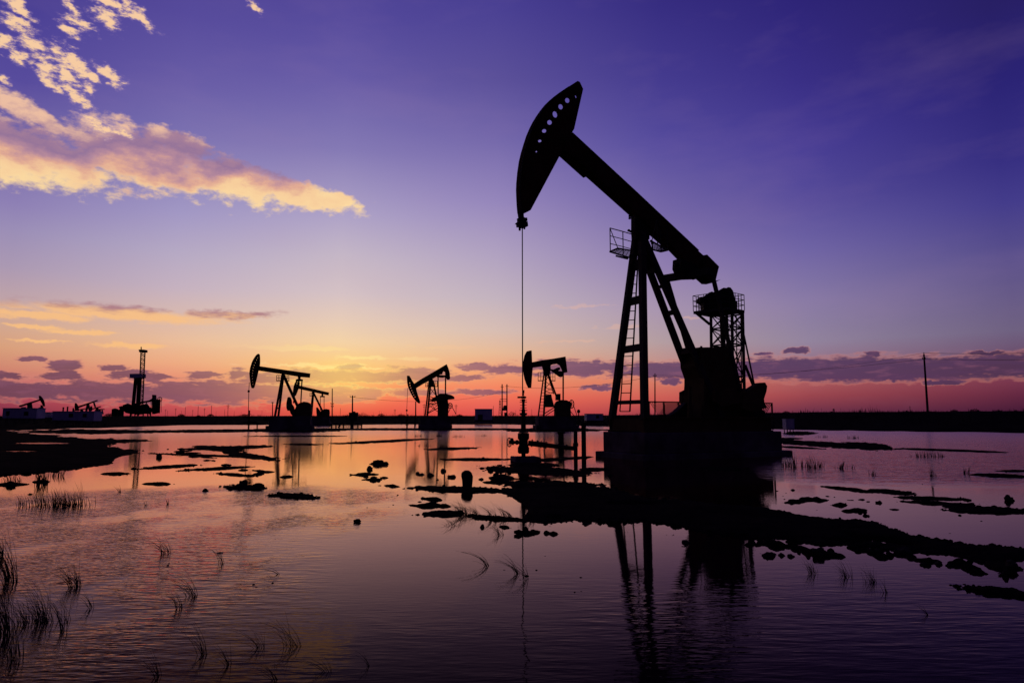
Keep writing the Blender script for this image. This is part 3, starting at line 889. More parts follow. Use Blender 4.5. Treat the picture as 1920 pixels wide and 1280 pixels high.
ts.build('tubing_spool', 'dark', wh)
hw = MB(); c = KW(149, 806)
hw.ring(c, (1, 0.55, 0), 0.135, 0.014, 24, 6)
for k in range(4):
    a = math.pi * k / 4
    ax = Vector((1, 0.55, 0)).normalized(); b_ = ax.orthogonal().normalized(); d_ = ax.cross(b_)
    dr = b_ * math.cos(a) + d_ * math.sin(a); hw.tube(c - dr * 0.13, c + dr * 0.13, 0.009, n=6)
hw.build('handwheel', 'dark', wh)
vs_ = MB(); vs_.tube(KW(150, 806), KW(240, 806), 0.05, n=12); vs_.tube(KW(170, 806), KW(186, 806), 0.085, n=12); vs_.tube(KW(200, 806), KW(222, 806), 0.075, n=12); vs_.tube(KW(168, 795), KW(170, 772), 0.05, n=10)
vs_.build('valve', 'dark', wh)
fpz = MB()
e1 = KW(648, 853)
fpz.tube(KW(300, 812), KW(440, 828), 0.085, n=12); fpz.tube(KW(430, 827), e1, 0.07, n=12); fpz.tube(KW(325, 812), KW(335, 813), 0.12, n=12); fpz.tube(KW(400, 822), KW(408, 823), 0.11, n=12); fpz.tube(KW(440, 828), KW(448, 829), 0.11, n=12); fpz.tube(KW(600, 847), KW(610, 848), 0.1, n=12)
fpz.tube(KW(374, 812), KW(376, 790), 0.03, n=8)
fpz.build('flow_pipe', 'dark', wh)
sp1 = MB(); xx = KW(680, 860).x
sp1.tube(Vector((xx, WY0, -0.15)), Vector((xx, WY0, KW(680, 715).z)), 0.062, n=12); sp1.tube(Vector((xx, WY0, KW(680, 838).z)), Vector((xx, WY0, KW(680, 812).z)), 0.085, n=12); sp1.tube(e1, Vector((xx, WY0, e1.z)), 0.07, n=12)
sp1.build('standpipe', 'dark', wh)
o = MB(); a = gnd(1095, 871); o.tube(Vector((a.x, a.y, -0.2)), Vector((a.x, a.y, at(1095, 792, a.y).z)), 0.068, n=12); o.ring(Vector((a.x, a.y, at(1095, 793, a.y).z)), (0, 0, 1), 0.068, 0.015, 16, 6)
tag(o.build('bollard_pipe', 'dark'), 'plain upright pipe post in the water right beside the wellhead standpipe', 'pipe post')
o = MB(); a = gnd(1052, 843); o.tube(Vector((a.x, a.y, -0.2)), Vector((a.x, a.y, at(1052, 812, a.y).z)), 0.12, n=12); o.box(Fr((a.x, a.y, 0), 5), -0.16, 0.16, -0.16, 0.16, at(1052, 812, a.y).z, at(1052, 809, a.y).z)
tag(o.build('pipe_support', 'dark'), 'short thick support post behind the wellhead flow pipe', 'pipe post')
cb_ = MB(); cf = Fr((WX0, WY0, 0), 12)
cb_.box(cf, -0.33, -0.20, -0.4, 0.4, -0.3, 0.16); cb_.box(cf, 0.32, 0.45, -0.4, 0.4, -0.3, 0.16); cb_.box(cf, -0.20, 0.32, -0.4, -0.27, -0.3, 0.155); cb_.box(cf, -0.20, 0.32, 0.27, 0.4, -0.3, 0.155)
o = cb_.build('well_cellar', 'concrete'); tag(o, 'low concrete cellar ring set in the mud around the nearest wellhead', 'well cellar')
o.modifiers.new('bevel', 'BEVEL').width = 0.02

# ------------------------------------------------------------------ tower unit behind the large pump
TY = 40.0
tw = Fr((at(1362, 700, TY).x, TY, 0), 40)
tg = gz_at(tw.o.x, tw.o.y)
tu = empty('tower_pumping_unit', (tw.o.x, tw.o.y, 0), 'lattice tower pumping unit with railed top platform rising behind the largest pumpjack', 'pumpjack')
zt = at(1350, 583, TY).z
cx, cy = tw.o.x, tw.o.y
cs = [gnd(1300, 583.5, zt), gnd(1335, 590.5, zt), gnd(1396, 581.5, zt), gnd(1362, 575.5, zt)]
dk = MB(); lo = [c - Vector((0, 0, 0.16)) for c in cs]
dk.add(cs + lo, [(0, 1, 2, 3), (7, 6, 5, 4)] + [(i, (i + 1) % 4, 4 + (i + 1) % 4, 4 + i) for i in range(4)])
dk.build('top_platform', 'steel', tu)
rr = MB()
for i in range(4):
    a, b = cs[i], cs[(i + 1) % 4]; n = 6
    for k in range(n + 1):
        p_ = a.lerp(b, k / n); rr.tube(p_, p_ + Vector((0, 0, 0.92)), 0.022, n=5)
    for hz in (0.3, 0.6, 0.92): rr.tube(a + Vector((0, 0, hz)), b + Vector((0, 0, hz)), 0.022, n=5)
rr.build('railing', 'steel', tu)
mc = MB()
tf = Fr((cx, cy, 0), 0)
mc.prism(tf, uz(tf, Z([(160, 250), (160, 205), (205, 200), (230, 180), (250, 160), (275, 152), (300, 160), (335, 165), (345, 190), (345, 330), (200, 330), (195, 262)], *K4), 0), -0.35, 0.45)
mc.build('motor', 'dark', tu)
dr = MB()
dr.prism(tf, uz(tf, Z([(345, 330), (345, 160), (360, 130), (385, 118), (410, 122), (430, 112), (455, 118), (478, 150), (490, 200), (500, 245), (520, 250), (520, 330)], *K4), 0), -0.5, 0.4)
dr.ring(tf.P(*Z([(412, 190)], *K4)[0], -0.55), (0, 1, 0), 0.38, 0.06, 24, 6)
dr.build('drum', 'dark', tu)
hs = []
for x, y in ((1333, 592), (1357, 594), (1372.5, 588), (1392.5, 586)): hs.append((x, y))
offs = [(0.0, 0.35), (1.15, 1.0), (-1.0, -0.9), (0.1, -0.2)]
legs = []
for (x, y), dv in zip(hs, (0.25, 1.2, -1.1, -0.1)):
    top = at(x, y, TY + dv); bot = Vector((at(x + (1.5 if x > 1380 else -0.5), 730, TY + dv).x, TY + dv, 0.0)); legs.append((bot, top))
    MB().bar(bot, top, 0.14, 0.14, Vector((0, 1, 0))).build('tower_leg', 'steel', tu)
lat = MB()
order = [0, 1, 3, 2]
zs = [0.4, 2.0, 3.7, zt - 3.55 + 1.5, at(1360, 616, TY).z, zt - 0.2]
for a, b in zip(order, order[1:] + order[:1]):
    for k, (z0, z1) in enumerate(zip(zs, zs[1:])):
        p0, p1 = onleg(*legs[a], z0), onleg(*legs[a], z1); q0, q1 = onleg(*legs[b], z0), onleg(*legs[b], z1)
        lat.bar(p0, q1, 0.05, 0.05); lat.bar(q0, p1, 0.05, 0.05); lat.bar(p1, q1, 0.08, 0.08)
lat.bar(at(1305, 586.5, TY + 0.2), at(1331, 608, TY + 0.2), 0.13, 0.13)
lat.bar(at(1353, 592, TY + 0.3), at(1356, 660, TY + 0.3), 0.2, 0.2); lat.bar(at(1362, 590, TY + 0.1), at(1366, 665, TY + 0.1), 0.15, 0.15)
lat.build('lattice_bracing', 'steel', tu)
tl = MB()
for x in (1380.5, 1389): tl.tube(at(x, 590, TY - 0.6), at(x + 2, 760, TY - 0.6), 0.03, n=6)
for k in range(26): tl.tube(at(1380.5 + 2 * k / 26, 590 + k * 6.5, TY - 0.6), at(1389 + 2 * k / 26, 590 + k * 6.5, TY - 0.6), 0.02, n=5)
tl.build('ladder', 'steel', tu)
gy = MB(); gy.tube(at(1395, 628, TY), at(1417, 735, TY - 0.3), 0.05, n=6); gy.bar(at(1397, 684, TY), at(1420, 742, TY), 0.13, 0.13); gy.tube(at(1417, 735, TY - 0.3), Vector((at(1423, 760, TY).x, TY - .3, 0)), 0.05, n=6)
gy.build('stay_rod', 'steel', tu)
MB().box(Fr((cx, cy, 0), 20), -1.9, 1.9, -1.9, 1.9, -0.3, 0.5).build('concrete_base', 'concrete', tu)


# ------------------------------------------------------------------ pumps of the middle distance
def small_pump(Y, pxc, ang, k, label, head, hholes, beam, parts, legs_, rods, group=None, th=0.22, plinth=None, plabel=None, platforms=(), lattice=None, wheel=None):
    fr = Fr((at(pxc, HOR, Y).x, Y, 0), ang)
    root = empty('pumpjack', (fr.o.x, fr.o.y, 0), label, 'pumpjack', group)
    q = lambda pts, v=0.0: uz(fr, Z(pts, *k), v)
    h = MB().prism(fr, q(head), -th, th, [uz(fr, Z(octa(c[:2], c[2], c[3], 6), *k), 0.0) for c in hholes]).build('horse_head', 'rust', root)
    MB().prism(fr, q(beam), -th * 0.8, th * 0.8).build('walking_beam', 'rust', root)
    for nm, mt, pts, v0, v1 in parts: MB().prism(fr, q(pts, (v0 + v1) / 2), v0, v1).build(nm, mt, root)
    for nm, a, b, w, v0, v1 in legs_:
        MB().bar(fr.P(*Z([a], *k)[0], v0), fr.P(*Z([b], *k)[0], v1), w, w, fr.w).build(nm, 'steel', root)
    for nm, pts, r, v in rods:
        MB().path([fr.P(*Z([p_], *k)[0], v) for p_ in pts], r).build(nm, 'wire' if 'cable' in nm else 'steel', root)
    for pts in platforms:                      # (x0, x1, floor, rail top)
        x0, x1, yf, yt = pts; m = MB(); r = 0.045
        for v in (-0.6, 0.6):
            for x in (x0, x1, (x0 + x1) / 2): m.tube(fr.P(*Z([(x, yf)], *k)[0], v), fr.P(*Z([(x, yt)], *k)[0], v), r * 0.7, n=5)
            for y in (yt, (yf + yt) / 2): m.tube(fr.P(*Z([(x0, y)], *k)[0], v), fr.P(*Z([(x1, y)], *k)[0], v), r * 0.6, n=5)
            m.bar(fr.P(*Z([(x0, yf)], *k)[0], v), fr.P(*Z([(x1, yf)], *k)[0], v), 0.09, 0.09)
        for x in (x0, x1): m.bar(fr.P(*Z([(x, yf)], *k)[0], -0.6), fr.P(*Z([(x, yf)], *k)[0], 0.6), 0.09, 0.09)
        m.build('service_platform', 'steel', root)
    if lattice:                                # list of (a, b, width): web members
        m = MB()
        for a, b, w in lattice: m.bar(fr.P(*Z([a], *k)[0], 0.0), fr.P(*Z([b], *k)[0], 0.0), w, w, fr.w)
        m.build('lattice_bracing', 'steel', root)
    if wheel:
        x, y, rp, sq = wheel; c = fr.P(*Z([(x, y)], *k)[0], -0.5); rad = rp / k[0] * Y / F; m = MB()
        axd = Vector((math.sin(sq), -math.cos(sq), 0)); m.ring(c, axd, rad, 0.05, 28, 6)
        b_ = axd.orthogonal().normalized(); d_ = axd.cross(b_)
        for i in range(3):
            t = math.pi * i / 3; dr_ = b_ * math.cos(t) + d_ * math.sin(t); m.tube(c - dr_ * rad, c + dr_ * rad, 0.03, n=5)
        m.build('flywheel', 'steel', root)
    if plinth:
        x0, x1, y0 = plinth
        a = fr.p(*Z([(x0, y0)], *k)[0], 0.0); b = fr.p(*Z([(x1, y0)], *k)[0], 0.0)
        m = MB(); m.box(fr, a[0], b[0], -1.3, 1.3, -0.6, a[1]); m.box(fr, a[0] - 0.25, b[0] + 0.25, -1.55, 1.55, -0.6, a[1] * 0.35)
        tag(m.build('concrete_plinth', 'concrete'), plabel, 'foundation')
    return fr, root

K6 = (6.4, 430, 640); K7 = (8.0, 730, 660)
BH_ = [(340, 195), (327, 222), (312, 255), (298, 285), (288, 315), (281, 348), (278, 380), (275, 412), (277, 445), (280, 480), (283, 512)]
fB, rB = small_pump(69, 585, 12, K6, 'mid distance pumpjack with eleven holes in its head and a smaller one behind its tail',
    [(355, 148), (363, 155), (367, 200), (367, 250), (362, 300), (348, 350), (337, 400), (325, 450), (312, 500), (300, 545), (290, 560), (270, 560), (258, 520), (248, 440), (243, 380), (252, 320), (261, 290), (270, 260), (284, 228), (300, 200), (318, 175), (335, 156)],
    [(x, y, 7, 7) for x, y in BH_],
    [(350, 295), (365, 297), (972, 385), (965, 434), (860, 425), (620, 388), (345, 348)],
    [('saddle_bearing', 'dark', [(630, 392), (668, 398), (672, 425), (628, 425)], -0.35, 0.35),
     ('tail_bearing', 'dark', [(822, 420), (855, 425), (850, 450), (828, 450)], -0.25, 0.25),
     ('equalizer_beam', 'steel', [(800, 458), (835, 447), (880, 455), (882, 472), (800, 478)], -0.35, 0.35),
     ('counterweight', 'machine', [(700, 672), (718, 663), (735, 672), (748, 700), (752, 750), (775, 780), (790, 860), (770, 900), (740, 870), (725, 830), (700, 830), (687, 800), (685, 760), (690, 715)], -0.9, -0.55),
     ('gearbox', 'machine', [(800, 900), (800, 800), (815, 760), (850, 738), (880, 728), (900, 722), (940, 728), (965, 738), (980, 765), (985, 820), (985, 900)], -0.6, 0.6),
     ('pedestal', 'machine', [(760, 900), (765, 850), (800, 800), (985, 820), (985, 915), (760, 915)], -0.5, 0.5)],
    [('front_leg', (547, 900), (636, 410), 0.2, -0.7, -0.1), ('front_leg', (588, 900), (648, 410), 0.2, 0.7, 0.1), ('rear_leg', (875, 900), (655, 415), 0.26, 0.0, 0.0), ('leg_crossbar', (580, 800), (600, 800), 0.12, -0.5, 0.5)],
    [('bridle_cable', [(240, 490), (234, 590)], 0.03, 0.0), ('polished_rod', [(234, 590), (228, 890)], 0.035, 0.0), ('carrier_bar', [(234, 585), (231, 610)], 0.11, 0.0),
     ('pitman_arm', [(872, 460), (858, 740)], 0.07, -0.7), ('pitman_arm', [(806, 470), (770, 740)], 0.07, 0.7)],
    plinth=(498, 985, 893), plabel='dark concrete block under the pumpjack with eleven holes in its head', platforms=((568, 622, 470, 405), (672, 715, 470, 410)))
KC = K6
fC, rC = small_pump(112, 600, 12, KC, 'smaller distant pumpjack whose head overlaps the pitman arms of the one in front', [(820, 455), (840, 452), (845, 500), (838, 545), (820, 595), (800, 645), (775, 662), (765, 640), (765, 590), (772, 540), (788, 495)],
    [(820, 480, 6, 6), (811, 505, 6, 6), (803, 530, 6, 6), (796, 556, 6, 6), (790, 582, 6, 6), (785, 608, 6, 6), (782, 632, 6, 6)],
    [(838, 528), (1197, 612), (1190, 645), (1110, 630), (832, 568)],
    [('saddle_bearing', 'dark', [(992, 600), (1022, 605), (1022, 625), (990, 625)], -0.35, 0.35),
     ('tail_bearing', 'dark', [(1106, 625), (1126, 630), (1124, 655), (1108, 655)], -0.25, 0.25),
     ('equalizer_beam', 'steel', [(1088, 655), (1115, 648), (1145, 655), (1145, 668), (1088, 668)], -0.3, 0.3),
     ('counterweight', 'machine', [(1042, 795), (1055, 788), (1068, 800), (1100, 850), (1100, 905), (1050, 905), (1045, 850)], -0.9, -0.5),
     ('gearbox', 'machine', [(1060, 905), (1085, 850), (1115, 820), (1160, 808), (1200, 815), (1205, 850), (1200, 905)], -0.7, 0.7)],
    [('front_leg', (970, 905), (1004, 612), 0.26, -0.7, -0.1), ('front_leg', (984, 905), (1010, 612), 0.26, 0.7, 0.1), ('rear_leg', (1125, 850), (1010, 615), 0.3, 0.0, 0.0)],
    [('pitman_arm', [(1092, 660), (1092, 830)], 0.06, -0.6), ('pitman_arm', [(1137, 660), (1137, 830)], 0.06, 0.6)],
    plinth=(955, 1205, 905), plabel='dark concrete block under the smaller pumpjack behind the tail of another', platforms=((966, 998, 655, 618),))
DLAT = []
for i in range(14):
    y = 520 + i * 31; t = (y - 410) / 540.0
    xl, xr = 598 - 62 * t, 622 - 50 * t; DLAT.append(((xl, y), (xr, y), 0.05))
for y0, y1 in ((540, 640), (660, 700), (700, 770), (790, 770), (790, 900)):
    t0, t1 = (y0 - 410) / 540.0, (y1 - 410) / 540.0
    DLAT.append(((622 - 50 * t0, y0), (652 + 95 * t1, y1), 0.07))
    DLAT.append(((622 - 50 * t1, y1 + 10), (652 + 95 * t0, y0 + 10), 0.06))
DLAT += [((575, 920), (740, 830), 0.1), ((600, 770), (735, 770), 0.08), ((585, 830), (650, 800), 0.07), ((650, 800), (690, 860), 0.06)]
fD, rD = small_pump(78, 806, 8, K7, 'distant pumpjack tilted head down with a curved hooked tail and lattice tower',
    [(263, 355), (300, 353), (315, 375), (332, 405), (352, 440), (375, 475), (392, 510), (402, 545), (415, 595), (430, 645), (448, 695), (463, 742), (461, 767), (435, 766), (412, 745), (388, 722), (362, 688), (338, 648), (318, 610), (300, 570), (287, 540), (277, 508), (269, 470), (265, 430)],
    [(307, 463, 6, 9), (311, 500, 6, 9), (323, 537, 6, 9), (337, 575, 6, 8), (352, 608, 6, 8), (367, 640, 6, 8), (385, 672, 6, 8)],
    [(360, 480), (500, 390), (640, 310), (860, 180), (885, 240), (905, 310), (912, 390), (900, 413), (868, 413), (850, 385), (838, 335), (835, 300), (815, 285), (798, 308), (795, 330), (760, 335), (640, 405), (500, 480), (395, 545)],
    [('saddle_bearing', 'dark', [(590, 430), (600, 415), (645, 395), (660, 430), (668, 520), (588, 520)], -0.35, 0.35),
     ('equalizer_beam', 'steel', [(712, 355), (750, 345), (845, 348), (850, 372), (800, 382), (760, 380), (712, 372)], -0.3, 0.3),
     ('counterweight', 'machine', [(600, 735), (640, 700), (690, 670), (735, 632), (800, 625), (860, 630), (920, 640), (960, 660), (977, 678), (975, 703), (920, 710), (860, 716), (730, 735), (660, 742)], -0.8, -0.4),
     ('gearbox', 'machine', [(725, 960), (728, 730), (735, 630), (760, 622), (870, 625), (872, 700), (880, 760), (895, 790), (885, 830), (880, 960)], -0.6, 0.6)],
    [('front_leg', (535, 955), (598, 430), 0.16, -0.7, -0.1), ('front_leg', (570, 955), (622, 430), 0.22, 0.7, 0.1), ('rear_leg', (755, 900), (655, 430), 0.2, 0.0, 0.0)],
    [('pitman_arm', [(731, 370), (732, 630)], 0.075, -0.7), ('pitman_arm', [(843, 375), (842, 630)], 0.085, 0.7), ('bridle_cable', [(275, 540), (262, 860)], 0.025, 0.0), ('polished_rod', [(262, 860), (260, 955)], 0.03, 0.0), ('carrier_bar', [(262, 860), (260, 885)], 0.11, 0.0),
     ('stay_rod', [(885, 905), (912, 850)], 0.04, 0.0), ('stay_rod', [(930, 800), (1000, 930)], 0.04, 0.0)],
    plinth=(470, 900, 955), plabel='dark concrete block under the pumpjack with a hooked tail tilted head down', platforms=((545, 598, 515, 462), (655, 718, 515, 430)), lattice=DLAT, wheel=(910, 803, 38, 0.5))
ELAT = []
for i in range(13):
    y = 285 + i * 25; t = (y - 270) / 320.0
    ELAT.append(((425 - 45 * t, y), (441 - 15 * t, y), 0.05))
for y0, y1 in ((270, 320), (320, 370), (370, 400), (400, 420)):
    t0, t1 = (y0 - 260) / 160.0, (y1 - 260) / 160.0
    ELAT.append(((440, y0), (462 + 62 * t1, y1), 0.06)); ELAT.append(((440, y1), (462 + 62 * t0, y0), 0.06))
ELAT += [((432, 575), (520, 520), 0.1), ((440, 592), (520, 540), 0.08), ((455, 262), (505, 420), 0.1)]
fE, rE = small_pump(75, 1022, 6, K5, 'distant pumpjack with a solid upright head and square hooked tail behind the wellhead',
    [(288, 80), (310, 74), (326, 73), (328, 110), (330, 160), (336, 205), (331, 260), (327, 320), (323, 372), (302, 372), (285, 338), (272, 300), (263, 255), (258, 200), (262, 155), (272, 110)], [],
    [(325, 168), (400, 152), (500, 138), (597, 121), (605, 185), (612, 246), (582, 252), (575, 240), (565, 215), (552, 190), (530, 178), (500, 182), (480, 190), (475, 205), (455, 200), (420, 198), (330, 210)],
    [('saddle_bearing', 'dark', [(412, 197), (475, 190), (478, 220), (470, 275), (425, 275), (422, 230)], -0.3, 0.3),
     ('equalizer_beam', 'steel', [(470, 222), (500, 225), (535, 208), (552, 208), (552, 228), (540, 230), (540, 236), (575, 240), (577, 275), (565, 285), (548, 280), (510, 252)], -0.3, 0.3),
     ('motor', 'machine', [(428, 525), (428, 470), (440, 425), (480, 422), (485, 450), (505, 525)], -0.5, 0.4),
     ('control_box', 'dark', [(522, 470), (522, 420), (554, 418), (554, 470)], -0.4, 0.4),
     ('gearbox', 'machine', [(513, 600), (515, 500), (530, 478), (560, 468), (600, 470), (638, 488), (640, 510), (632, 540), (636, 600)], -0.6, 0.6)],
    [('front_leg', (380, 600), (425, 270), 0.14, -0.6, -0.1), ('front_leg', (425, 600), (441, 270), 0.2, 0.6, 0.1), ('rear_leg', (530, 450), (462, 262), 0.17, 0.0, 0.0)],
    [('pitman_arm', [(580, 250), (580, 475)], 0.085, -0.5), ('stay_rod', [(662, 510), (690, 590)], 0.04, 0.0), ('stay_rod', [(640, 560), (665, 590)], 0.04, 0.0)],
    plinth=(370, 665, 600), plabel='dark concrete block under the pumpjack behind the wellhead', platforms=((380, 422, 314, 248), (480, 515, 314, 248)), lattice=ELAT, wheel=(648, 500, 32, 0.9))

# the wellheads of the middle pumps
def small_wellhead(px, py, ytop, label):
    a = gnd(px, py); m = empty('wellhead', (a.x, a.y, 0), label, 'wellhead'); b = MB(); Y = a.y
    zt_ = at(px, ytop, Y).z
    b.tube((a.x, Y, -0.3), (a.x, Y, zt_), 0.09, n=8)
    for f_ in (0.25, 0.45, 0.6, 0.78): b.tube((a.x, Y, zt_ * f_), (a.x, Y, zt_ * f_ + 0.06), 0.2, n=10)
    b.build('tubing_spool', 'dark', m)
    w = MB(); w.tube((a.x - 0.7, Y, zt_ * 0.4), (a.x + 0.9, Y, zt_ * 0.4), 0.07, n=8); w.tube((a.x + 0.9, Y, zt_ * 0.4), (a.x + 0.9, Y, -0.2), 0.07, n=8); w.build('flow_pipe', 'dark', m)
    h_ = MB(); h_.ring((a.x - 0.7, Y, zt_ * 0.4), (1, 0.4, 0), 0.2, 0.03, 18, 5); h_.build('handwheel', 'dark', m)
small_wellhead(466, 806, 769, 'small wellhead under the rod of the pumpjack with eleven holes')
small_wellhead(763, 804, 776, 'small wellhead under the rod of the tilted head down pumpjack')

# tiny pumps on the far left
K8 = (5.818, 0, 630)
def far_pump(Y, pxc, label, head, beam, legs_, extra=(), holes=()):
    fr = Fr((at(pxc, HOR, Y).x, Y, 0), 5); g0 = gz_at(fr.o.x, Y)
    root = empty('pumpjack', (fr.o.x, Y, g0), label, 'pumpjack', 'tiny far pumpjacks at the left')
    q = lambda pts: uz(fr, Z(pts, *K8), 0.0)
    MB().prism(fr, q(head), -0.3, 0.3, [uz(fr, Z(octa(h, 4, 5, 6), *K8), 0.0) for h in holes]).build('horse_head', 'rust', root)
    MB().prism(fr, q(beam), -0.25, 0.25).build('walking_beam', 'rust', root)
    for a, b, w in legs_: MB().bar(fr.P(*Z([a], *K8)[0], 0), fr.P(*Z([b], *K8)[0], 0), w, w, fr.w).build('leg', 'steel', root)
    for nm, pts in extra: MB().prism(fr, q(pts), -0.7, 0.7).build(nm, 'machine', root)
far_pump(210, 62, 'tiny far pumpjack with head raised at right above the darker cabin', [(428, 648), (440, 652), (458, 672), (475, 700), (484, 735), (487, 765), (475, 765), (462, 735), (445, 705), (432, 690)],
    [(212, 760), (218, 755), (432, 688), (436, 702), (222, 772), (212, 770)], [((300, 800), (328, 735), 0.5), ((345, 800), (335, 735), 0.5), ((322, 740), (322, 800), 0.9)], [('gearbox', [(240, 810), (245, 775), (270, 772), (275, 810)])], [(455, 690), (466, 712), (474, 735)])
far_pump(260, 78, 'tiny far pumpjack low at right just below a raised head', [(446, 752), (455, 752), (470, 775), (480, 800), (483, 830), (470, 830), (460, 805), (448, 790)], [(400, 790), (445, 772), (447, 784), (400, 803)], [((420, 830), (437, 782), 0.5), ((450, 830), (441, 782), 0.5)], (), [(462, 785), (470, 805)])
far_pump(200, 162, 'tiny far pumpjack with long rising beam above the paler cabin', [(822, 728), (832, 732), (845, 755), (856, 790), (858, 815), (838, 815), (822, 800), (818, 765)],
    [(848, 766), (1060, 696), (1066, 706), (856, 782)], [((938, 830), (958, 742), 0.45), ((985, 830), (962, 742), 0.45), ((1024, 725), (1040, 775), 0.35)], [('gearbox', [(1030, 860), (1040, 815), (1075, 808), (1095, 820), (1100, 850), (1080, 862)])], [(832, 760), (838, 780)])
far_pump(250, 176, 'tiny far pumpjack with small beam beside the lower right of a longer one', [(990, 765), (1000, 762), (1006, 790), (1000, 815), (988, 815)], [(1000, 790), (1098, 763), (1100, 773), (1002, 802)], [((1048, 840), (1058, 780), 0.5), ((1075, 840), (1062, 780), 0.5)])
far_pump(300, 186, 'tiny far pumpjack rightmost and lowest of the small group by the cabins', [(795, 785), (803, 782), (808, 815), (792, 820)], [(800, 806), (940, 785), (940, 795), (802, 818)], [((880, 830), (890, 795), 0.5), ((905, 830), (895, 795), 0.5)])
far_pump(280, 192, 'tiny far pumpjack with flat level beam right of the paler cabin', [(1040, 800), (1050, 795), (1056, 830), (1044, 838)], [(1048, 792), (1138, 793), (1138, 802), (1048, 804)], [((1080, 850), (1092, 800), 0.5), ((1125, 850), (1112, 800), 0.4)])

# ------------------------------------------------------------------ workover rig on the far left
RY = 230.0
rf = Fr((at(255, HOR, RY).x, RY, 0), 0)
rg = empty('drilling_rig', (rf.o.x, RY, gz_at(rf.o.x, RY)), 'tall lattice drilling rig mast with monkey board on the far left horizon', 'drilling rig')
Q = lambda x, y, v=0.0: rf.P(*Z([(x, y)], *K8)[0], v)
ms = MB()
rails = [((1512, 800), (1538, 170), -1.0), ((1555, 800), (1582, 170), -1.0), ((1512, 800), (1538, 170), 1.0), ((1555, 800), (1582, 170), 1.0)]
for a, b, v in rails: ms.bar(Q(*a, v), Q(*b, v), 0.28, 0.28, rf.w)
for i in range(26):
    t0, t1 = i / 26, (i + 1) / 26
    for v in (-1.0, 1.0):
        a0, a1 = Q(1512 + 26 * t0, 800 - 630 * t0, v), Q(1512 + 26 * t1, 800 - 630 * t1, v)
        b0, b1 = Q(1555 + 27 * t0, 800 - 630 * t0, v), Q(1555 + 27 * t1, 800 - 630 * t1, v)
        ms.bar(a0, b1 if i % 2 else a1.lerp(b1, 1.0), 0.14, 0.14); ms.bar(a1, b1, 0.12, 0.12)
        if i % 2 == 0: ms.bar(b0, a1, 0.14, 0.14)
ms.build('mast', 'dark', rg)
MB().prism(rf, uz(rf, Z([(1534, 150), (1588, 150), (1588, 176), (1540, 178)], *K8), 0), -1.3, 1.3).build('crown_block', 'dark', rg)
MB().tube(Q(1540, 150), Q(1540, 117), 0.18, n=6).build('beacon_pole', 'dark', rg)
MB().prism(rf, uz(rf, Z([(1443, 414), (1512, 412), (1565, 412), (1565, 455), (1443, 458)], *K8), 0), -1.6, 1.6).build('monkey_board', 'cabin', rg)
MB().bar(Q(1452, 760), Q(1482, 456), 0.75, 0.9, rf.w).build('pipe_stand', 'dark', rg)
MB().bar(Q(1505, 760), Q(1524, 456), 1.0, 0.9, rf.w).build('pipe_stand', 'dark', rg)
bs = MB()
for i, (x, y, rx, ry) in enumerate([(1390, 770, 45, 36), (1330, 782, 18, 20), (1425, 790, 50, 30), (1480, 760, 40, 34), (1540, 775, 50, 30), (1590, 765, 30, 28), (1450, 820, 90, 30), (1600, 810, 60, 40), (1520, 815, 70, 40), (1350, 800, 40, 20)]):
    c = Q(x, y); kk = RY / F / K8[0]; bs.blob(c, rx * kk, 1.5, ry * kk, i, 0.45, 2, 2.2)
for x in (1420, 1470, 1500, 1560, 1610, 1640): bs.bar(Q(x, 900), Q(x + 6, 790), 0.3, 0.3)
for a, b in (((1420, 880), (1470, 800)), ((1500, 880), (1560, 780)), ((1560, 740), (1640, 860)), ((1600, 720), (1560, 860))): bs.bar(Q(*a), Q(*b), 0.25, 0.25)
bs.build('substructure', 'dark', rg)
cr = empty('pipe_loader', (Q(1690, 830).x, RY, gz_at(Q(1690, 830).x, RY)), 'low frame with round sheave and boom at the right foot of the drilling rig', 'crane')
MB().bar(Q(1500, 732), Q(1655, 703), 0.55, 0.55, rf.w).build('boom', 'dark', cr)
MB().prism(rf, uz(rf, Z([(1672, 640), (1692, 640), (1695, 680), (1712, 720), (1712, 840), (1672, 850), (1668, 700), (1645, 712), (1645, 695), (1672, 680)], *K8), 0), -0.8, 0.8).build('tower_frame', 'dark', cr)
m = MB(); c = Q(1742, 690)
m.ring(c, (0, 1, 0), 0.75, 0.12, 20, 6); m.tube(c - Vector((0.7, 0, 0)), c + Vector((0.7, 0, 0)), 0.08); m.tube(c - Vector((0, 0, 0.7)), c + Vector((0, 0, 0.7)), 0.08); m.build('sheave', 'dark', cr)
m = MB(); m.bar(Q(1722, 690), Q(1725, 840), 0.6, 0.6, rf.w); m.bar(Q(1745, 690), Q(1738, 840), 0.3, 0.3, rf.w); m.tube(Q(1762, 690), Q(1760, 830), 0.06, n=5); m.tube(Q(1648, 715), Q(1648, 790), 0.1, n=5); m.build('support_leg', 'dark', cr)
for x0, x1, y0, lb in ((1218, 1280, 795, 'dark round storage tank left of the drilling rig base'), (1286, 1345, 802, 'second round storage tank touching the drilling rig base')):
    a, b = Q(x0, 880), Q(x1, 880); c = (a + b) / 2; r = (b - a).length / 2; zt_ = Q(x0, y0).z; g0 = gz_at(c.x, c.y)
    m = MB(); m.tube((c.x, c.y, g0 - 1), (c.x, c.y, zt_), r, n=20); m.tube((c.x, c.y, zt_), (c.x, c.y, zt_ + 0.25), r, r * 0.3, n=20); m.ring((c.x, c.y, zt_ - 0.1), (0, 0, 1), r, 0.06, 20, 5)
    tag(m.build('storage_tank', 'dark'), lb, 'tank')

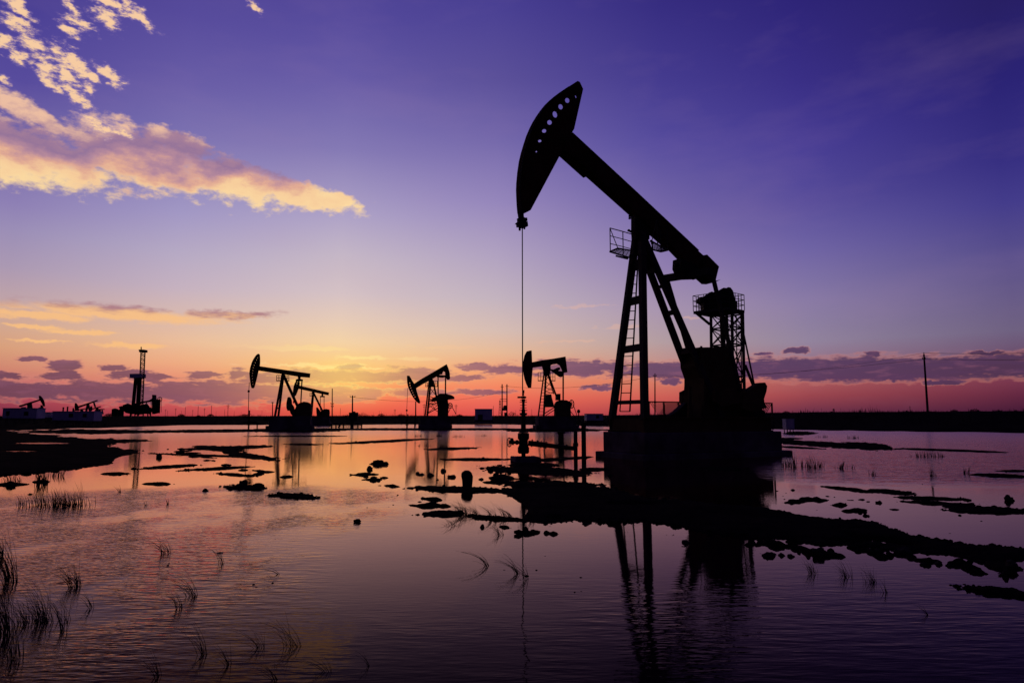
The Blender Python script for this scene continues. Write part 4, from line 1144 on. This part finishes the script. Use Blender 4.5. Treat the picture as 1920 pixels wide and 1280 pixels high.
# ------------------------------------------------------------------ cabins
def cabin(px0, px1, ytop, ybot, Y, depth, ang, label, windows=(), door=None, roof=0.08):
    a, b = at(px0, ytop, Y), at(px1, ytop, Y); fr = Fr((a.x, Y, 0), ang); L_ = (b.x - a.x) / math.cos(R(ang)); zt_ = a.z; zb = at(px0, ybot, Y).z
    root = empty('cabin', (a.x + L_ / 2, Y, zb), label, 'cabin')
    w = MB(); w.box(fr, 0, L_, 0, depth, zb - 0.4, zt_)
    for k_ in range(int(L_ / 0.45)): w.box(fr, k_ * 0.45 + 0.05, k_ * 0.45 + 0.18, -0.03, 0.003, zb, zt_ - 0.12)
    w.build('wall', 'cabin', root)
    MB().box(fr, -0.08, L_ + 0.08, -0.1, depth + 0.1, zt_, zt_ + roof).build('roof', 'cabin', root)
    s = MB(); s.box(fr, -0.02, L_ + 0.02, -0.06, depth, zb - 0.3, zb + 0.1); s.build('base_frame', 'dark', root)
    for x0, x1, y0, y1 in windows:
        p0, p1 = at(x0, y0, Y), at(x1, y1, Y)
        f_ = MB(); f_.box(fr, p0.x - a.x, p1.x - a.x, -0.06, -0.02, p1.z, p0.z); wo_ = f_.build('window', 'glass', root)
        g_ = MB(); t = 0.05
        g_.box(fr, p0.x - a.x - t, p1.x - a.x + t, -0.08, -0.015, p0.z, p0.z + t); g_.box(fr, p0.x - a.x - t, p1.x - a.x + t, -0.08, -0.015, p1.z - t, p1.z); g_.build('frame', 'dark', wo_)
    if door:
        p0, p1 = at(door[0], door[2], Y), at(door[1], door[3], Y)
        MB().box(fr, p0.x - a.x, p1.x - a.x, -0.07, -0.01, p1.z, p0.z).build('door', 'steel', root)
cabin(5.5, 67, 765.5, 788.5, 118, 2.4, 3, 'long darker site cabin at the far left under a tiny raised pumpjack', [(12, 17, 771, 778), (44, 51, 772, 778)])
cabin(68, 96, 773, 789, 124, 2.4, 0, 'lowest dark cabin squeezed between the two long site cabins', [(74, 79, 777, 781)])
cabin(99, 175, 771.5, 791, 112, 2.4, 2, 'long paler site cabin with two dark windows on the left bank', [(129, 136, 775.5, 781), (154.5, 161, 776, 781)])
cabin(890.5, 923, 767, 788, 128, 2.6, 3, 'small square pale cabin on the bank between two hooked tail pumpjacks', [], (896, 905, 777, 788))
cabin(1100, 1131, 776, 789, 118, 2.2, 4, 'faint grey cabin on the bank left of the largest pumpjack plinth', [(1118, 1123, 779, 783)])
for x, y0, lb in ((118, 763, 'thin stub chimney at the left on the paler cabin side'), (126, 762, 'taller thin stub chimney at the right of another by the paler cabin')):
    a = at(x, 775, 116); g0 = gz_at(a.x, 116); tag(MB().tube((a.x, 116, g0 - 0.2), (a.x, 116, at(x, y0, 116).z), 0.12, n=8).tube((a.x, 116, at(x, y0 + 1.5, 116).z), (a.x, 116, at(x, y0 + 1, 116).z), 0.17, n=8).build('flue_pipe', 'dark'), lb, 'pipe')

# white meter box on a stand, right of the plinth
a = gnd(1479, 811); Y = a.y; bf = Fr((a.x, Y, 0), 8)
bx = empty('meter_box', (a.x, Y, 0), 'small pale box raised on thin legs above the water right of the plinth', 'box')
p0, p1 = at(1469, 786, Y), at(1486, 804, Y); wv = (p1.x - p0.x) / 2
m = MB(); m.box(bf, -wv, wv, -0.3, 0.3, p1.z, p0.z); m.box(bf, -wv - 0.04, wv + 0.04, -0.34, 0.34, p0.z, p0.z + 0.05); m.build('housing', 'cabin', bx)
for u in (-wv * 0.7, 0.0, wv * 0.7):
    for v in (-0.25, 0.25): MB().bar(bf.L(u, v, -0.3), bf.L(u, v, p1.z), 0.06, 0.06).build('leg', 'dark', bx)
MB().box(bf, -wv * 0.8, wv * 0.8, -0.32, -0.302, p1.z + 0.1, p0.z - 0.1).build('door', 'cabin', bx)

# pipe manifold rail right of the mid pumps
m = MB(); Y = 88.0
for y, x0, x1 in ((796.5, 612, 678), (799.5, 616, 676)): m.tube(at(x0, y, Y), at(x1, y, Y), 0.06, n=8)
for x in (622, 630, 636, 644, 660, 671, 678): m.tube(Vector((at(x, 800, Y).x, Y, -0.3)), at(x, 794 if x != 660 else 786, Y), 0.09 if x != 660 else 0.22, n=8)
m.bar(at(634, 801, Y), at(643, 792, Y), 0.12, 0.12)
tag(m.build('pipe_manifold', 'dark'), 'low pipe manifold standing in the water right of the mid distance pumpjacks', 'pipework')
m = MB(); Y = 150.0; a = at(663, 778, Y); g0 = gz_at(a.x, Y)
m.box(Fr((a.x, Y, 0), 0), -0.9, 0.9, -0.6, 0.6, g0 - 0.3, at(663, 773, Y).z); m.box(Fr((a.x, Y, 0), 0), -0.3, 0.3, -0.4, 0.4, at(663, 773, Y).z, at(663, 771, Y).z)
tag(m.build('equipment_housing', 'dark'), 'dark equipment housing at the foot of the crossarm pole', 'equipment')

# ------------------------------------------------------------------ power poles and wires
def pole(px, ytop, ybase, Y, label, arms=(), r=0.14, pxb=None, insul=True, group=None):
    b = at(pxb or px, ybase, Y); t = at(px, ytop, Y); g0 = gz_at(b.x, Y)
    root = empty('utility_pole', (b.x, Y, g0), label, 'utility pole', group)
    MB().tube(Vector((b.x, Y, min(b.z, g0) - 0.4)), t, r, r * 0.7, n=10).build('pole_shaft', 'wood', root)
    for ya, half in arms:
        c = at(px, ya, Y); k_ = Y / F * half; m = MB(); m.bar(c - Vector((k_, 0, 0)), c + Vector((k_, 0, 0)), 0.1, 0.1); am = m.build('crossarm', 'wood', root)
        if insul:
            m2 = MB()
            for s_ in (-0.9, 0.9): m2.tube(c + Vector((k_ * s_, 0, 0.05)), c + Vector((k_ * s_, 0, 0.3)), 0.06, 0.04, n=8)
            m2.build('insulator', 'dark', am)
    return t
PT = pole(1732.3, 664, 772, 104, 'tall leaning power pole on the right hand bank carrying two wires', [(673, 3)], 0.17, pxb=1739.5)
m = MB(); m.tube(at(1732.3, 664, 104), at(1732.2, 660.5, 104), 0.05, n=6)
m.build('finial', 'dark', [c for c in scene.objects if c.name.startswith('utility_pole')][0])
pole(1228, 700, 776, 150, 'thin power pole seen between the legs and the gearbox of the largest pumpjack', [(705, 3)], 0.16)
pole(623, 728, 780, 150, 'bare pole with brackets left of the crossarm pole by the pipe manifold', [(757, 3), (762, 2.5)], 0.14)
pole(661, 741, 778, 140, 'crossarm pole above the equipment housing right of the mid pumpjacks', [(744, 5)], 0.17)
pole(779.5, 752, 780, 120, 'plain pole just right of the tilted pumpjack head', (), 0.13)
pole(511, 753, 780, 200, 'thin pole left of the front legs of the pumpjack with eleven holes', [(755, 2)], 0.16)
# H frame with transformer
Y = 205.0; hx = Fr((at(946, HOR, Y).x, Y, 0), 0); g0 = gz_at(hx.o.x, Y)
hf = empty('transformer_pole', (hx.o.x, Y, g0), 'two legged power pole frame with transformer between the middle pumpjacks', 'utility pole')
for x, yt in ((941.5, 720), (950.5, 720)): MB().tube(Vector((at(x, 780, Y).x, Y, g0 - 0.3)), at(x, yt, Y), 0.2, 0.16, n=8).build('pole_shaft', 'wood', hf)
m = MB()
for x0, x1, y in ((938.5, 944.5, 725), (947.5, 954, 724), (941, 951, 734), (937, 951, 748), (941, 951, 752)): m.bar(at(x0, y, Y), at(x1, y, Y), 0.14, 0.14)
m.build('crossarm', 'wood', hf)
m = MB(); m.blob(at(947, 763, Y), 0.6, 0.5, 0.6, 2, 0.2, 2); m.bar(at(942, 767, Y), at(950, 767, Y), 0.3, 0.8); m.build('transformer', 'dark', hf)
MB().box(hx, -0.1, 0.7, -0.4, 0.4, g0 - 0.2, at(946, 773, Y).z).build('control_box', 'dark', hf)

def wire(pts, label, r=0.022, n=14):
    q = []
    for (a, b, sag) in pts:
        for i in range(n + 1):
            t = i / n; p_ = a.lerp(b, t); q.append(p_ - Vector((0, 0, sag * 4 * t * (1 - t))))
    tag(MB().path(q, r, 5).build('power_line', 'wire'), label, 'wire')
p1, p2 = at(1732.2, 661.5, 104), at(1732.5, 673, 104)
wire([(at(1228, 702, 150), p1, 1.6)], 'upper power line sagging leftwards from the tall leaning pole', 0.018)
wire([(at(1228, 706, 150), p2, 0.8)], 'lower power line running left from the tall leaning pole crossarm', 0.022)
wire([(p1, at(2150, 648, 95), 0.5)], 'upper power line running right from the tall leaning pole', 0.026)
wire([(p2, at(2150, 667, 95), 0.3)], 'lower power line running right from the tall leaning pole', 0.026)
wire([(at(950.5, 724, 205), at(1228, 705, 150), 1.4)], 'power line between the thin pole and the transformer frame', 0.035)
wire([(at(661, 744, 140), at(941.5, 734, 205), 1.8)], 'faint power line left of the transformer frame', 0.028)
# small lamp post by the faint cabin
a = at(1085, 775, 112); g0 = gz_at(a.x, 112); m = MB(); m.tube((a.x, 112, g0 - 0.2), (a.x, 112, a.z), 0.1, n=8); m.blob((a.x, 112, at(1085, 771, 112).z), 0.28, 0.28, 0.34, 1, 0.1, 2)
tag(m.build('post_lamp', 'dark'), 'short post with a round top left of the faint grey cabin', 'lamp post')

# distant poles
rnd = random.Random(21)
DP = [(157, 8), (168, 5), (310, 12), (314, 10), (329, 14), (347, 16), (361, 11), (371, 18), (383, 14), (396, 19), (427, 21), (439, 8), (452, 7), (421, 12), (491, 9), (638, 14), (711, 9), (715, 8), (720, 6), (739, 12), (741, 12), (752, 7), (795, 22), (803, 10), (855, 21), (925, 18), (967, 10), (997, 12),
      (1454, 5), (1515, 6), (1460, 4), (1541, 9), (1548, 5), (1577, 9), (1581, 6), (1593, 8), (1646, 8), (1668, 6), (1693, 6), (1703, 8), (1707, 13), (1764, 6), (1797, 5), (1826, 7), (1893, 8), (1862, 7), (700, 6), (560, 6), (340, 9), (405, 8)]
base = MB(); base.tube((0, 0, -1.0), (0, 0, 1.0), 0.11, 0.08, n=6)
protos = []
for kind in range(2):
    root = empty('distant_pole', (0, 0, 0), 'thin dark pole far off along the horizon' if kind == 0 else 'far pole with crossarm on the horizon', 'utility pole', 'poles along the horizon')
    MB().tube((0, 0, -3), (0, 0, 1), 0.026, 0.02, n=6).build('pole_shaft', 'wood', root)
    if kind: MB().bar((-0.14, 0, 0.88), (0.14, 0, 0.88), 0.03, 0.03).bar((-0.1, 0, 0.72), (0.1, 0, 0.72), 0.028, 0.028).build('crossarm', 'wood', root)
    protos.append(root)
used = [False, False]
for i, (x, hpx) in enumerate(DP):
    kind = 1 if (hpx > 10 and i % 2 == 0) else 0
    Yd = rnd.uniform(260, 420); a = at(x, 778, Yd); g0 = gz_at(a.x, Yd)
    hm = max(hpx * Yd / F, 0.6)
    src = protos[kind]
    if not used[kind]: o = src; used[kind] = True
    else:
        o = src.copy(); COL.objects.link(o)
        for ch in src.children:
            c = ch.copy(); COL.objects.link(c); c.parent = o
    ybase = 779 if x < 1100 else 774
    zb = at(x, ybase, Yd).z
    o.location = (a.x, Yd, zb); o.scale = (hm, hm, hm)

# lattice pylons
for x, yt, hw_, Y, lb in ((1834, 768, 3, 420, 'tiny lattice pylon far right on the horizon'), (937.5, 750, 2.5, 330, 'small lattice pylon left of the transformer frame'), (1563, 766, 3, 400, 'tiny lattice pylon on the horizon left of the tall leaning pole')):
    m = MB(); t = at(x, yt, Y); g0 = at(x, 782, Y).z
    for s_ in (-1, 1):
        for v in (-1, 1): m.bar((t.x + s_ * hw_ * Y / F, Y + v, g0 - 1), (t.x + s_ * 0.2, Y + v * 0.2, t.z), 0.14, 0.14)
    for k_ in range(6):
        z = g0 + (t.z - g0) * k_ / 6; w_ = hw_ * Y / F * (1 - k_ / 6) + 0.2; m.bar((t.x - w_, Y, z), (t.x + w_ * 0.85, Y, z + (t.z - g0) / 6), 0.1, 0.1); m.bar((t.x + w_, Y, z), (t.x - w_ * 0.85, Y, z + (t.z - g0) / 6), 0.1, 0.1)
    for f_ in (0.8, 0.92): m.bar((t.x - hw_ * Y / F * 0.9, Y, g0 + (t.z - g0) * f_), (t.x + hw_ * Y / F * 0.9, Y, g0 + (t.z - g0) * f_), 0.12, 0.12)
    tag(m.build('lattice_pylon', 'dark'), lb, 'pylon')

# ------------------------------------------------------------------ bank vegetation
rnd = random.Random(4)
g = MB(); cnt = 0
while cnt < 12000:
    az = rnd.uniform(-42, 42); r = rnd.uniform(100, 240) if rnd.random() < 0.75 else rnd.uniform(85, 130)
    x, y = r * math.sin(R(az)), r * math.cos(R(az)); cnt += 1
    dens = mnoise.noise(Vector((az * 0.5, r * 0.02, 3)))
    if rnd.random() > 0.65 + dens: continue
    bz, bt_ = bank(np.array([x]), np.array([y]))
    if bt_[0] < 0.05: continue
    z = float(bz[0]) - 0.05
    h_ = rnd.uniform(0.12, 0.42) * (1 + 2.0 * max(dens, 0) ** 1.0) * (1.8 if rnd.random() < 0.06 else 1); w_ = rnd.uniform(0.02, 0.06); lx = rnd.uniform(-0.35, 0.2) * h_
    g.add([(x - w_, y, z), (x + w_, y, z), (x, y + w_, z), (x + lx, y, z + h_)], [(0, 1, 3), (1, 2, 3), (2, 0, 3), (0, 2, 1)])
tag(g.build('bank_grass', 'grass'), kind='stuff')
bs_ = [(372, 150, 5), (395, 170, 4), (457, 160, 7), (500, 150, 4), (650, 160, 6), (680, 165, 9), (697, 160, 8), (715, 170, 6), (752, 165, 7), (862, 170, 5), (960, 180, 8), (1064, 150, 5), (1475, 150, 5), (1560, 160, 4), (1700, 150, 5), (1790, 140, 6), (1828, 140, 8), (1872, 140, 6), (1905, 140, 5), (205, 150, 6), (340, 160, 5)]
for i, (px, Y, hp) in enumerate(bs_):
    a = at(px, 778, Y); z = gz_at(a.x, Y); m = MB(); hh = hp * Y / F; r = random.Random(i)
    for k_ in range(260):
        an = r.uniform(0, 6.283); rr_ = math.sqrt(r.random()); zz = r.random()
        c = Vector((a.x + math.cos(an) * rr_ * hh * 1.9 * (1 - zz * 0.55), Y + math.sin(an) * rr_ * hh * 1.2, z + zz * hh * (1 - 0.5 * rr_) * 1.1))
        d1_ = Vector((r.uniform(-1, 1), r.uniform(-1, 1), r.uniform(-1, 1))) * 0.17; d2_ = Vector((r.uniform(-1, 1), r.uniform(-1, 1), r.uniform(-0.3, 1))) * 0.17
        m.add([c, c + d1_, c + d2_], [(0, 1, 2)])
    for k_ in range(5): m.tube((a.x, Y, z - 0.2), (a.x + r.uniform(-1, 1) * hh, Y, z + hh * 0.7), 0.04, 0.02, n=4)
    o = m.build('shrub', 'bush'); tag(o, 'low dark shrub on the far bank against the glow', 'shrub', 'shrubs on the far bank')

# ------------------------------------------------------------------ stones and clods in the water
STN = [(693, 877, 6, 5), (722, 869, 5, 2.5), (708, 868, 10, 3), (783, 886, 3.5, 3), (790, 888, 6, 3), (808, 889, 6.5, 4), (831, 881, 5.5, 4), (847, 892, 7, 4), (902, 897, 5, 2.8), (820, 898, 2.5, 2), (796, 896, 2.5, 1.5), (738, 945, 3, 2), (385, 918, 6, 4), (337, 847, 7, 4), (298, 855, 5, 5), (670, 977, 7, 2.5), (457, 908, 8, 6),
       (1487, 917, 5, 2.5), (1552, 929, 5, 2), (1595, 936, 6, 2), (1615, 935, 8, 2.4), (1627, 939, 4, 2), (1648, 940, 6, 4), (1677, 953, 13, 2.5), (1532, 955, 5, 1.6), (1589, 962, 3, 1.5), (1780, 998, 5, 2), (1440, 1038, 12, 6), (1450, 1037, 8, 4), (1467, 1038, 7, 5), (1483, 1040, 7, 5), (1535, 1036, 11, 8), (1693, 1030, 17, 8), (1735, 1056, 9, 5), (1760, 1054, 9, 6), (1781, 1057, 8, 5), (1898, 1063, 9, 7), (1660, 1027, 6, 4), (1645, 1034, 5, 3), (1885, 1076, 5, 5),
       (1150, 975, 10, 5), (1100, 980, 8, 4), (1286, 1014, 9, 5), (1283, 1022, 5, 3), (700, 899, 6, 2), (712, 909, 4, 1.5), (640, 930, 3, 1.5), (58, 925, 5, 2.5), (20, 908, 8, 4), (1030, 985, 4, 2), (925, 1010, 3, 1.2), (930, 893, 5, 3), (948, 899, 8, 3)]
protos = []
for i in range(6):
    m = MB(); m.blob((0, 0, 0), 1, 1, 1, i + 3, 0.5, 3, 1.3); o = m.build('stone', 'rock'); o.data.name = 'stone_mesh'; o.location = (0, 0, 0); protos.append(o)
    me_ = o.data
    zc = sum(v.co.z for v in me_.vertices) / len(me_.vertices)
    for v in me_.vertices: v.co.z -= zc
SPEC = {(693, 877): 'rounded dark stone standing alone in the orange reflection', (1693, 1030): 'biggest round boulder on the right foreground mud bank', (385, 918): 'small lone stone in the water left of two mud islets', (670, 977): 'flat lone clod floating in the calm water at centre'}
for i, (x, y, rx, ry) in enumerate(STN):
    a = gnd(x, y + ry * 0.6); k_ = a.y / F; zg = max(gz_at(a.x, a.y), -0.02)
    if i < 6: o = protos[i]
    else: o = protos[i % 6].copy(); COL.objects.link(o)
    o.location = (a.x, a.y, zg + ry * k_ * 0.35); o.scale = (rx * k_, rx * k_ * 0.8, ry * k_ * 1.25); o.rotation_euler = (0, 0, rnd.uniform(-0.5, 0.5))
    if (x, y) in SPEC: tag(o, SPEC[(x, y)], 'stone', 'stones in the shallow water')
    else: tag(o, 'small dark muddy stone poking out of the shallow water', 'stone', 'stones in the shallow water')
# upright marker stone
a = gnd(876, 911); k_ = a.y / F; m = MB(); sf = Fr((a.x, a.y, 0), 10)
pts = [(868, 915), (867, 900), (865.5, 893), (866, 886), (872, 882), (879, 881.5), (883, 884), (886, 892), (885.5, 900), (884, 915)]
m.prism(sf, uz(sf, pts, 0), -0.1, 0.1); o = m.build('marker_stone', 'rock'); tag(o, 'upright stubby marker stone on the mud islet left of the wellhead', 'stone')
o.modifiers.new('bevel', 'BEVEL').width = 0.03
a = gnd(1890, 938); k_ = a.y / F; m = MB(); m.blob((a.x, a.y, 0.03), 5 * k_, 5 * k_, 7 * k_, 8, 0.5, 3, 1.5); m.blob((a.x + 4 * k_, a.y, 0.02), 6 * k_, 5 * k_, 4 * k_, 5, 0.5, 3, 1.5)
tag(m.build('tree_stump', 'rock'), 'ragged stump standing in dim water at the far right', 'stump')
a = gnd(457, 914); m = MB()
for k2 in range(5): m.blob((a.x + rnd.uniform(-0.5, 0.5), a.y + rnd.uniform(-0.2, 0.2), 0.03), 0.10, 0.09, 0.06, k2 + 20, 0.5, 2)
tag(m.build('mud_heap', 'mud'), 'clump of mud heaped on the islet at left centre', 'mud heap')

# scattered clods along the edges of the mud: uncountable
g = MB(); n_ = 0; tries = 0
xs_, ys_ = [], []
R2 = np.random.RandomState(11)
px_ = R2.uniform(0, 1920, 60000); py_ = 825 + (1110 - 825) * R2.rand(60000) ** 0.8
dd = [gnd(a, b) for a, b in zip(px_, py_)]
X_ = np.array([p_.x for p_ in dd]); Y_ = np.array([p_.y for p_ in dd])
zz, lm_ = height(X_, Y_)
sel = np.where((lm_ > -0.16) & (lm_ < 0.22))[0]
R2.shuffle(sel)
cl = np.array([mnoise.noise(Vector((X_[i] * 0.7, Y_[i] * 0.5, 7))) for i in sel])
sel = sel[cl > -0.05][:4200]
free = np.where((lm_ < -0.2) & (Y_ < 45))[0]
fc = np.array([mnoise.noise(Vector((X_[i] * 0.5, Y_[i] * 0.3, 2))) + 0.5 * mnoise.noise(Vector((X_[i] * 2, Y_[i] * 1.2, 5))) for i in free])
free = free[(fc > 0.28) & ((X_[free] > -3.2))][:260]
sel = np.concatenate([sel, free])
for i in sel:
    s_ = (0.0075 if lm_[i] > -0.19 else 0.004) * math.exp(R2.normal(0, 0.55)) * (1.0 + 0.03 * Y_[i])
    ax_, ay_ = R2.uniform(0.8, 1.9), R2.uniform(0.7, 1.3)
    g.blob((X_[i], Y_[i], max(zz[i], -0.004) + s_ * 0.15), s_ * ax_, s_ * ay_, s_ * R2.uniform(0.5, 0.95), int(i) % 97, 0.5, 1, 1.4)
tag(g.build('mud_clods', 'mud'), kind='stuff')

# ------------------------------------------------------------------ reeds
def blades(m, c, n, h, spread, lean, rnd, curl=0.6, w=0.0028):
    for k_ in range(n):
        an = rnd.uniform(0, 6.283); rr_ = spread * math.sqrt(rnd.random())
        b = Vector((c.x + math.cos(an) * rr_, c.y + math.sin(an) * rr_ * 0.8, c.z - 0.03))
        hh = h * rnd.uniform(0.45, 1.05); ln = lean * rnd.uniform(0.3, 1.5) + rnd.uniform(-0.15, 0.15); dy = rnd.uniform(-0.25, 0.25)
        pts = []
        for i in range(7):
            t = i / 6.0
            pts.append(b + Vector((ln * hh * t ** 1.9, dy * hh * t, hh * (t - 0.32 * curl * abs(ln) * t ** 2.4))))
        for i in range(6):
            r0, r1 = w * (1 - i / 6.5), w * (1 - (i + 1) / 6.5)
            d = (pts[i + 1] - pts[i]).normalized(); s_ = d.orthogonal().normalized(); e = d.cross(s_)
            va = [pts[i] + (s_ * math.cos(q_) + e * math.sin(q_)) * r0 for q_ in (0, 2.094, 4.189)]
            vb = [pts[i + 1] + (s_ * math.cos(q_) + e * math.sin(q_)) * max(r1, 0.0006) for q_ in (0, 2.094, 4.189)]
            m.add(va + vb, [(0, 1, 4, 3), (1, 2, 5, 4), (2, 0, 3, 5)])
# (column, row of foot, height px, half width px, blades, lean, label)
TUFT = [(98, 948, 34, 62, 150, -0.25, 'wide row of dark reeds in the water at left below the mudflat'), (78, 905, 24, 10, 26, -0.1, 'reed tuft growing on the mud clump under the left mudflat'), (20, 902, 22, 20, 22, -0.3, 'sparse reeds by the left picture edge beside a mud islet'), (108, 892, 16, 10, 14, 0.2, 'few thin stems right of the reed tuft on a mud clump'),
        (152, 946, 40, 3, 4, -0.2, 'single taller stems at the right end of the wide reed row'), (225, 922, 14, 3, 3, -0.4, 'lone thin stem right of the wide reed row'), (276, 947, 14, 3, 3, -0.4, 'pair of tiny stems in the grey water at left'), (314, 945, 16, 2, 3, -0.3, 'tiny stems to the right of another tiny pair'),
        (310, 1037, 36, 9, 10, -0.75, 'small tuft bending left alone in the rippled water'), (415, 1056, 38, 5, 5, -0.6, 'thin tuft of few stems right of the small bending tuft'), (526, 1076, 30, 2, 2, -1.6, 'single bent twig lying across the water'), (362, 1118, 50, 10, 11, -0.8, 'tuft arching left in the ripples, upper of two close tufts'), (338, 1140, 44, 8, 9, -0.6, 'tuft arching left in the ripples, lower of two close tufts'),
        (548, 1212, 92, 14, 16, -0.75, 'tall reed tuft arching left at the bottom centre left'), (488, 1214, 52, 9, 9, -0.55, 'shorter reed tuft left of the tall arching one'), (382, 1226, 60, 9, 9, -0.45, 'upright reed tuft in the ripples at lower left'), (432, 1246, 50, 6, 7, -0.5, 'thin reed tuft right of the upright one at lower left'), (618, 1258, 54, 6, 5, -0.8, 'sparse stems curving left near the bottom edge'), (692, 1248, 50, 4, 3, -0.5, 'two faint stems near the bottom edge at centre'), (520, 1275, 52, 8, 6, -0.9, 'low arching stems at the very bottom edge'),
        (90, 1165, 82, 34, 60, -0.55, 'densest dark reed clump at the left foreground'), (58, 1168, 70, 26, 26, -0.3, 'loose reed clump left of the densest one'), (20, 1090, 84, 10, 22, -0.5, 'reed clump cut by the left edge above the densest one'), (4, 1048, 34, 8, 16, -0.2, 'small dark reed tuft at the left picture edge'), (10, 1190, 130, 11, 24, -0.5, 'tall reeds at the left picture edge'), (35, 1232, 66, 8, 8, -0.35, 'lower reed tuft at bottom left'), (22, 1238, 60, 6, 8, -0.3, 'lowest reed tuft near the left edge'), (118, 1180, 60, 6, 8, -0.3, 'few reeds right of the densest clump'), (172, 1138, 40, 5, 5, -0.5, 'small sparse tuft right of the reed clumps'),
        (884, 964, 44, 14, 40, -0.9, 'dense reed tuft arching left beside the rounded mud islet'), (866, 965, 40, 12, 14, -0.8, 'thinner reeds at the left of the dense arching tuft'), (934, 972, 36, 16, 20, -0.7, 'reed tuft on the narrow mud strip right of the dense tuft'), (955, 968, 24, 10, 10, -0.6, 'short reeds at the tip of the narrow mud strip'), (1000, 975, 18, 8, 9, -0.4, 'short reeds at the foot of the long mud bank'), (915, 1060, 42, 5, 7, -0.9, 'small arching tuft in the calm water below the mud strip'), (973, 1075, 48, 6, 8, -0.7, 'arching tuft right of the small one in calm water'), (988, 1085, 44, 4, 5, -0.5, 'few stems beside the reflected pump rod'),
        (1474, 874, 20, 9, 12, -0.10, 'dim reed tuft in the row standing in the water right of the plinth'), (1490, 876, 24, 9, 14, -0.20, 'dim reed tuft in the row standing in the water right of the plinth'), (1507, 875, 18, 9, 10, 0.10, 'dim reed tuft in the row standing in the water right of the plinth'), (1524, 877, 26, 9, 14, -0.10, 'dim reed tuft in the row standing in the water right of the plinth'), (1540, 876, 16, 9, 8, 0.20, 'dim reed tuft in the row standing in the water right of the plinth'), (1585, 878, 20, 18, 28, 0.25, 'dim reed patch right of the band by the plinth'), (1738, 856, 16, 26, 36, -0.2, 'faint reeds behind the long thin mud bar at right'), (1750, 892, 16, 5, 8, -0.2, 'faint tuft in the ruffled water at right'), (1810, 888, 14, 6, 8, 0.2, 'faint tuft near the right edge'), (1636, 890, 12, 5, 7, 0.3, 'small leaning tuft in the right hand water'), (1526, 1074, 34, 10, 14, -0.4, 'dim tuft below the right mud bank, left of two'), (1592, 1080, 44, 12, 18, -0.5, 'dim tuft below the right mud bank, middle one'), (1632, 1090, 40, 14, 20, -0.4, 'dim wider tuft below the right mud bank'), (1660, 1110, 30, 5, 7, -0.3, 'dim short stems right of the wider dim tuft'), (1742, 1152, 28, 3, 4, -0.6, 'lone dim stems in the darkest water at right'),
        (140, 1100, 46, 11, 22, -0.5, 'loose scatter of reeds above and right of the densest clump'), (300, 1268, 52, 7, 8, -0.6, 'thin reeds at the bottom edge below the dark ripples'), (850, 985, 30, 14, 16, -0.8, 'low thin grass below the rounded mud islet'), (938, 1002, 34, 12, 14, -0.7, 'low thin grass below the narrow mud strip'),
        (1545, 820, 8, 14, 24, 0.0, 'tiny grass patch on the far shore right of the plinth'), (1600, 822, 8, 10, 16, 0.0, 'tiny grass patch right of another on the far shore'), (822, 818, 8, 8, 20, 0, 'tiny grass tuft on the bright far water, leftmost'), (860, 819, 8, 14, 28, 0, 'tiny grass tufts in the middle of the bright far water'), (905, 817, 6, 12, 20, 0, 'tiny grass tuft on the far water left of the wellhead'), (785, 818, 6, 8, 14, 0, 'tiny grass blades on the far orange water'), (795, 836, 8, 14, 22, 0.1, 'small grass on the mud bar below the tilted pumpjack'), (830, 838, 9, 10, 18, 0.1, 'small grass right of another on the mud bar')]
for i, (x, y, hp, hw_, n, lean, lb) in enumerate(TUFT):
    c = gnd(x, y); k_ = c.length / F; m = MB(); r = random.Random(100 + i)
    c.z = max(gz_at(c.x, c.y), -0.01)
    w_ = min(max(1.0 * k_ * 0.62, 0.0022), 0.014)
    if hw_ > 11:
        n = int(n * 1.35); cen = [(r.gauss(0, 0.45), r.uniform(-0.5, 0.5)) for _ in range(max(3, hw_ // 6))]
        for j in range(n):
            q_ = r.choice(cen); dx_ = (q_[0] + r.gauss(0, 0.16)) if r.random() < 0.7 else r.uniform(-1, 1)
            cc = c + Vector((dx_ * hw_ * k_, (q_[1] + r.gauss(0, 0.3)) * hw_ * k_ * 0.6, 0))
            blades(m, cc, 1, hp * k_ * (1 - 0.35 * min(abs(dx_), 1)), 0.0, lean, r, curl=r.uniform(0.3, 1.3), w=w_ * r.uniform(0.6, 1.0))
    else: blades(m, c, int(n * 1.5) + 1, hp * k_ * 1.12, hw_ * k_ * 0.95, lean, r, curl=0.9, w=w_)
    tag(m.build('reed_tuft', 'grass'), lb, 'reeds', 'reed tufts in the flooded field')
